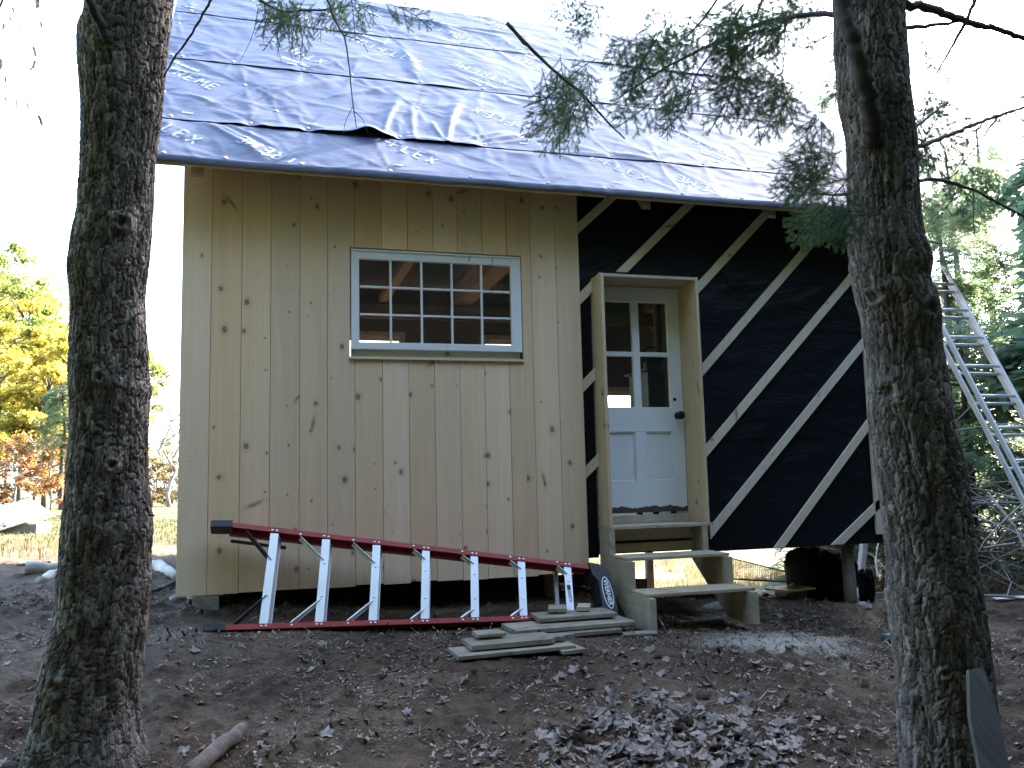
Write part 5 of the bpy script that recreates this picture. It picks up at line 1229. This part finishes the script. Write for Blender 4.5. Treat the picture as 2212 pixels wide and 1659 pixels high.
blades(scatter(1500, -6, -1.2, 8.8, 11.2), .10, .006, 'drygrass', 'edge_grass', 'sparse dry grass at the edge of the yard', seed=5)
for i in range(9):
    b = np.array(G(r.uniform(6.3, 8.6), r.uniform(6.2, 7.6))); mb = MB(); H = r.uniform(.5, .85)
    P = [b+np.array([.03*math.sin(k+i), 0, H*k/5]) for k in range(6)]; mb.tube(P, np.linspace(.005, .002, 6), 5)
    L_ = np.concatenate([leafcloud(14, b+np.array([r.normal(0, .04), r.normal(0, .04), H*f]), (.06, .06, .05), .022, r, .2) for f in (.5, .65, .8, .92)])
    T_ = thing('goldenrod', 'dried goldenrod stalk in the weeds beside the grove', 'weed', b, 'dried goldenrod stalks'); mb.build('stem', MAT['drywood'], T_); V, F_ = leafmesh(L_); obj('seed_heads', V, F_, MAT['drygrass'], T_)['kind'] = 'stuff'

# =================================================================== LEAF LITTER
LM = []
for i in range(8): V, F_ = leafshape(50+i, i % 4 != 3); LM.append(mesh('fallen_leaf', V, F_, MAT['deadleaf']))
LV = [leafshape(50+i, i % 4 != 3) for i in range(8)]
pos = []; rr = random.Random(9)
while len(pos) < 440:                              # the raked pile
    px, py = rr.uniform(1140, 1740), rr.uniform(1470, 1700); f = ((px-1440)/300)**2+((py-1650)/150)**2
    if f < 1 and rr.random() < (1.15-f): pos.append((px, py, 1, f))
while len(pos) < 1000:
    px, py = rr.uniform(-60, 2280), 1330+370*rr.random()**.8
    k = .30+.9*math.exp(-((px-1550)/450)**2)
    if rr.random() < k: pos.append((px, py, 0, 1))
rows = []
for (px, py, pile, f) in pos:
    p = gat((px, py)); z = float(gfull(p[0], p[1]))
    if pile: z += max(0, 1-f)**.8*.035*rr.random()
    rows.append((np.linalg.norm(p-CAM), p[0], p[1], z, pile))
rows.sort(); stuffV = []; stuffF = []; n0 = 0
for i, (d, x, y, z, pile) in enumerate(rows):
    s = rr.uniform(.04, .092)*(1 if pile else rr.uniform(.45, .9)); k = rr.randrange(8); tl_ = .42 if pile else .28
    e = Matrix.Rotation(rr.uniform(0, 6.3), 3, 'Z') @ Matrix.Rotation(rr.gauss(0, tl_), 3, 'X') @ Matrix.Rotation(rr.gauss(0, tl_), 3, 'Y')
    if i % 5 == 0 or (d < 3.9 and i < 1e9 and i % 5 == 1):
        pass
    if i < 300:
        o = link('fallen_leaf', LM[k], None, (x, y, z+.008)); o.rotation_euler = e.to_euler(); o.scale = (s, s, s)
        tag(o, 'curled dry leaf in the raked leaf pile' if pile else 'single dry leaf lying on the bare soil', 'leaf', 'leaves in the raked pile' if pile else 'scattered fallen leaves')
    else:
        V, F_ = LV[k]; stuffV.append(V@np.array(e).T*s+[x, y, z+.008]); stuffF += [[q+n0 for q in f] for f in F_]; n0 += len(V)
tag(obj('leaf_litter', np.concatenate(stuffV), stuffF, MAT['deadleaf'], None), 'dry leaves strewn across the yard soil', kind='stuff')
# needles, chips and rootlets on the soil
r = np.random.default_rng(6); n = 60000
x = r.uniform(-2.5, 5.0, n); y = 2.2+r.random(n)**1.2*4.6; k = vnoise(x*3, y*3, 31)+.6*vnoise(x*9, y*9, 32) > .55; x, y = x[k], y[k]; n = len(x); z = gfull(x, y)+.002
a = r.uniform(0, 2*math.pi, n); L_ = r.uniform(.004, .020, n)*r.choice([1, 1, 1, 2.2], n); w_ = r.uniform(.0007, .0022, n)*r.choice([1, 1, 1, 1, 3.5], n)
d = np.stack([np.cos(a)*L_, np.sin(a)*L_, r.normal(0, .35, n)*L_], 1); s = np.stack([-np.sin(a)*w_, np.cos(a)*w_, 0*a], 1); P = np.stack([x, y, z+np.abs(d[:, 2])], 1)
V, F_ = leafmesh(np.stack([P-d-s, P-d+s, P+d+s, P+d-s], 1)); tag(obj('soil_debris', V, F_, MAT['litter'], None), 'needles and wood crumbs littering the soil', kind='stuff')
n = 5000; q = r.normal(0, 1, (n, 2)); x = 2.95+q[:, 0]*.30; y = 4.5+q[:, 1]*.17; P = np.stack([x, y, gfull(x, y)+.002], 1); a = r.uniform(0, 6.3, n); s1 = np.stack([np.cos(a), np.sin(a), r.normal(0, .3, n)], 1)*.0022; s2 = np.stack([-np.sin(a), np.cos(a), 0*a], 1)*.0015
V, F_ = leafmesh(np.stack([P-s1-s2, P+s1-s2, P+s1+s2, P-s1+s2], 1)); tag(obj('sawdust', V, F_, MAT['sawdust'], None), 'pale sawdust spilled on the dirt beside the steps', kind='stuff')
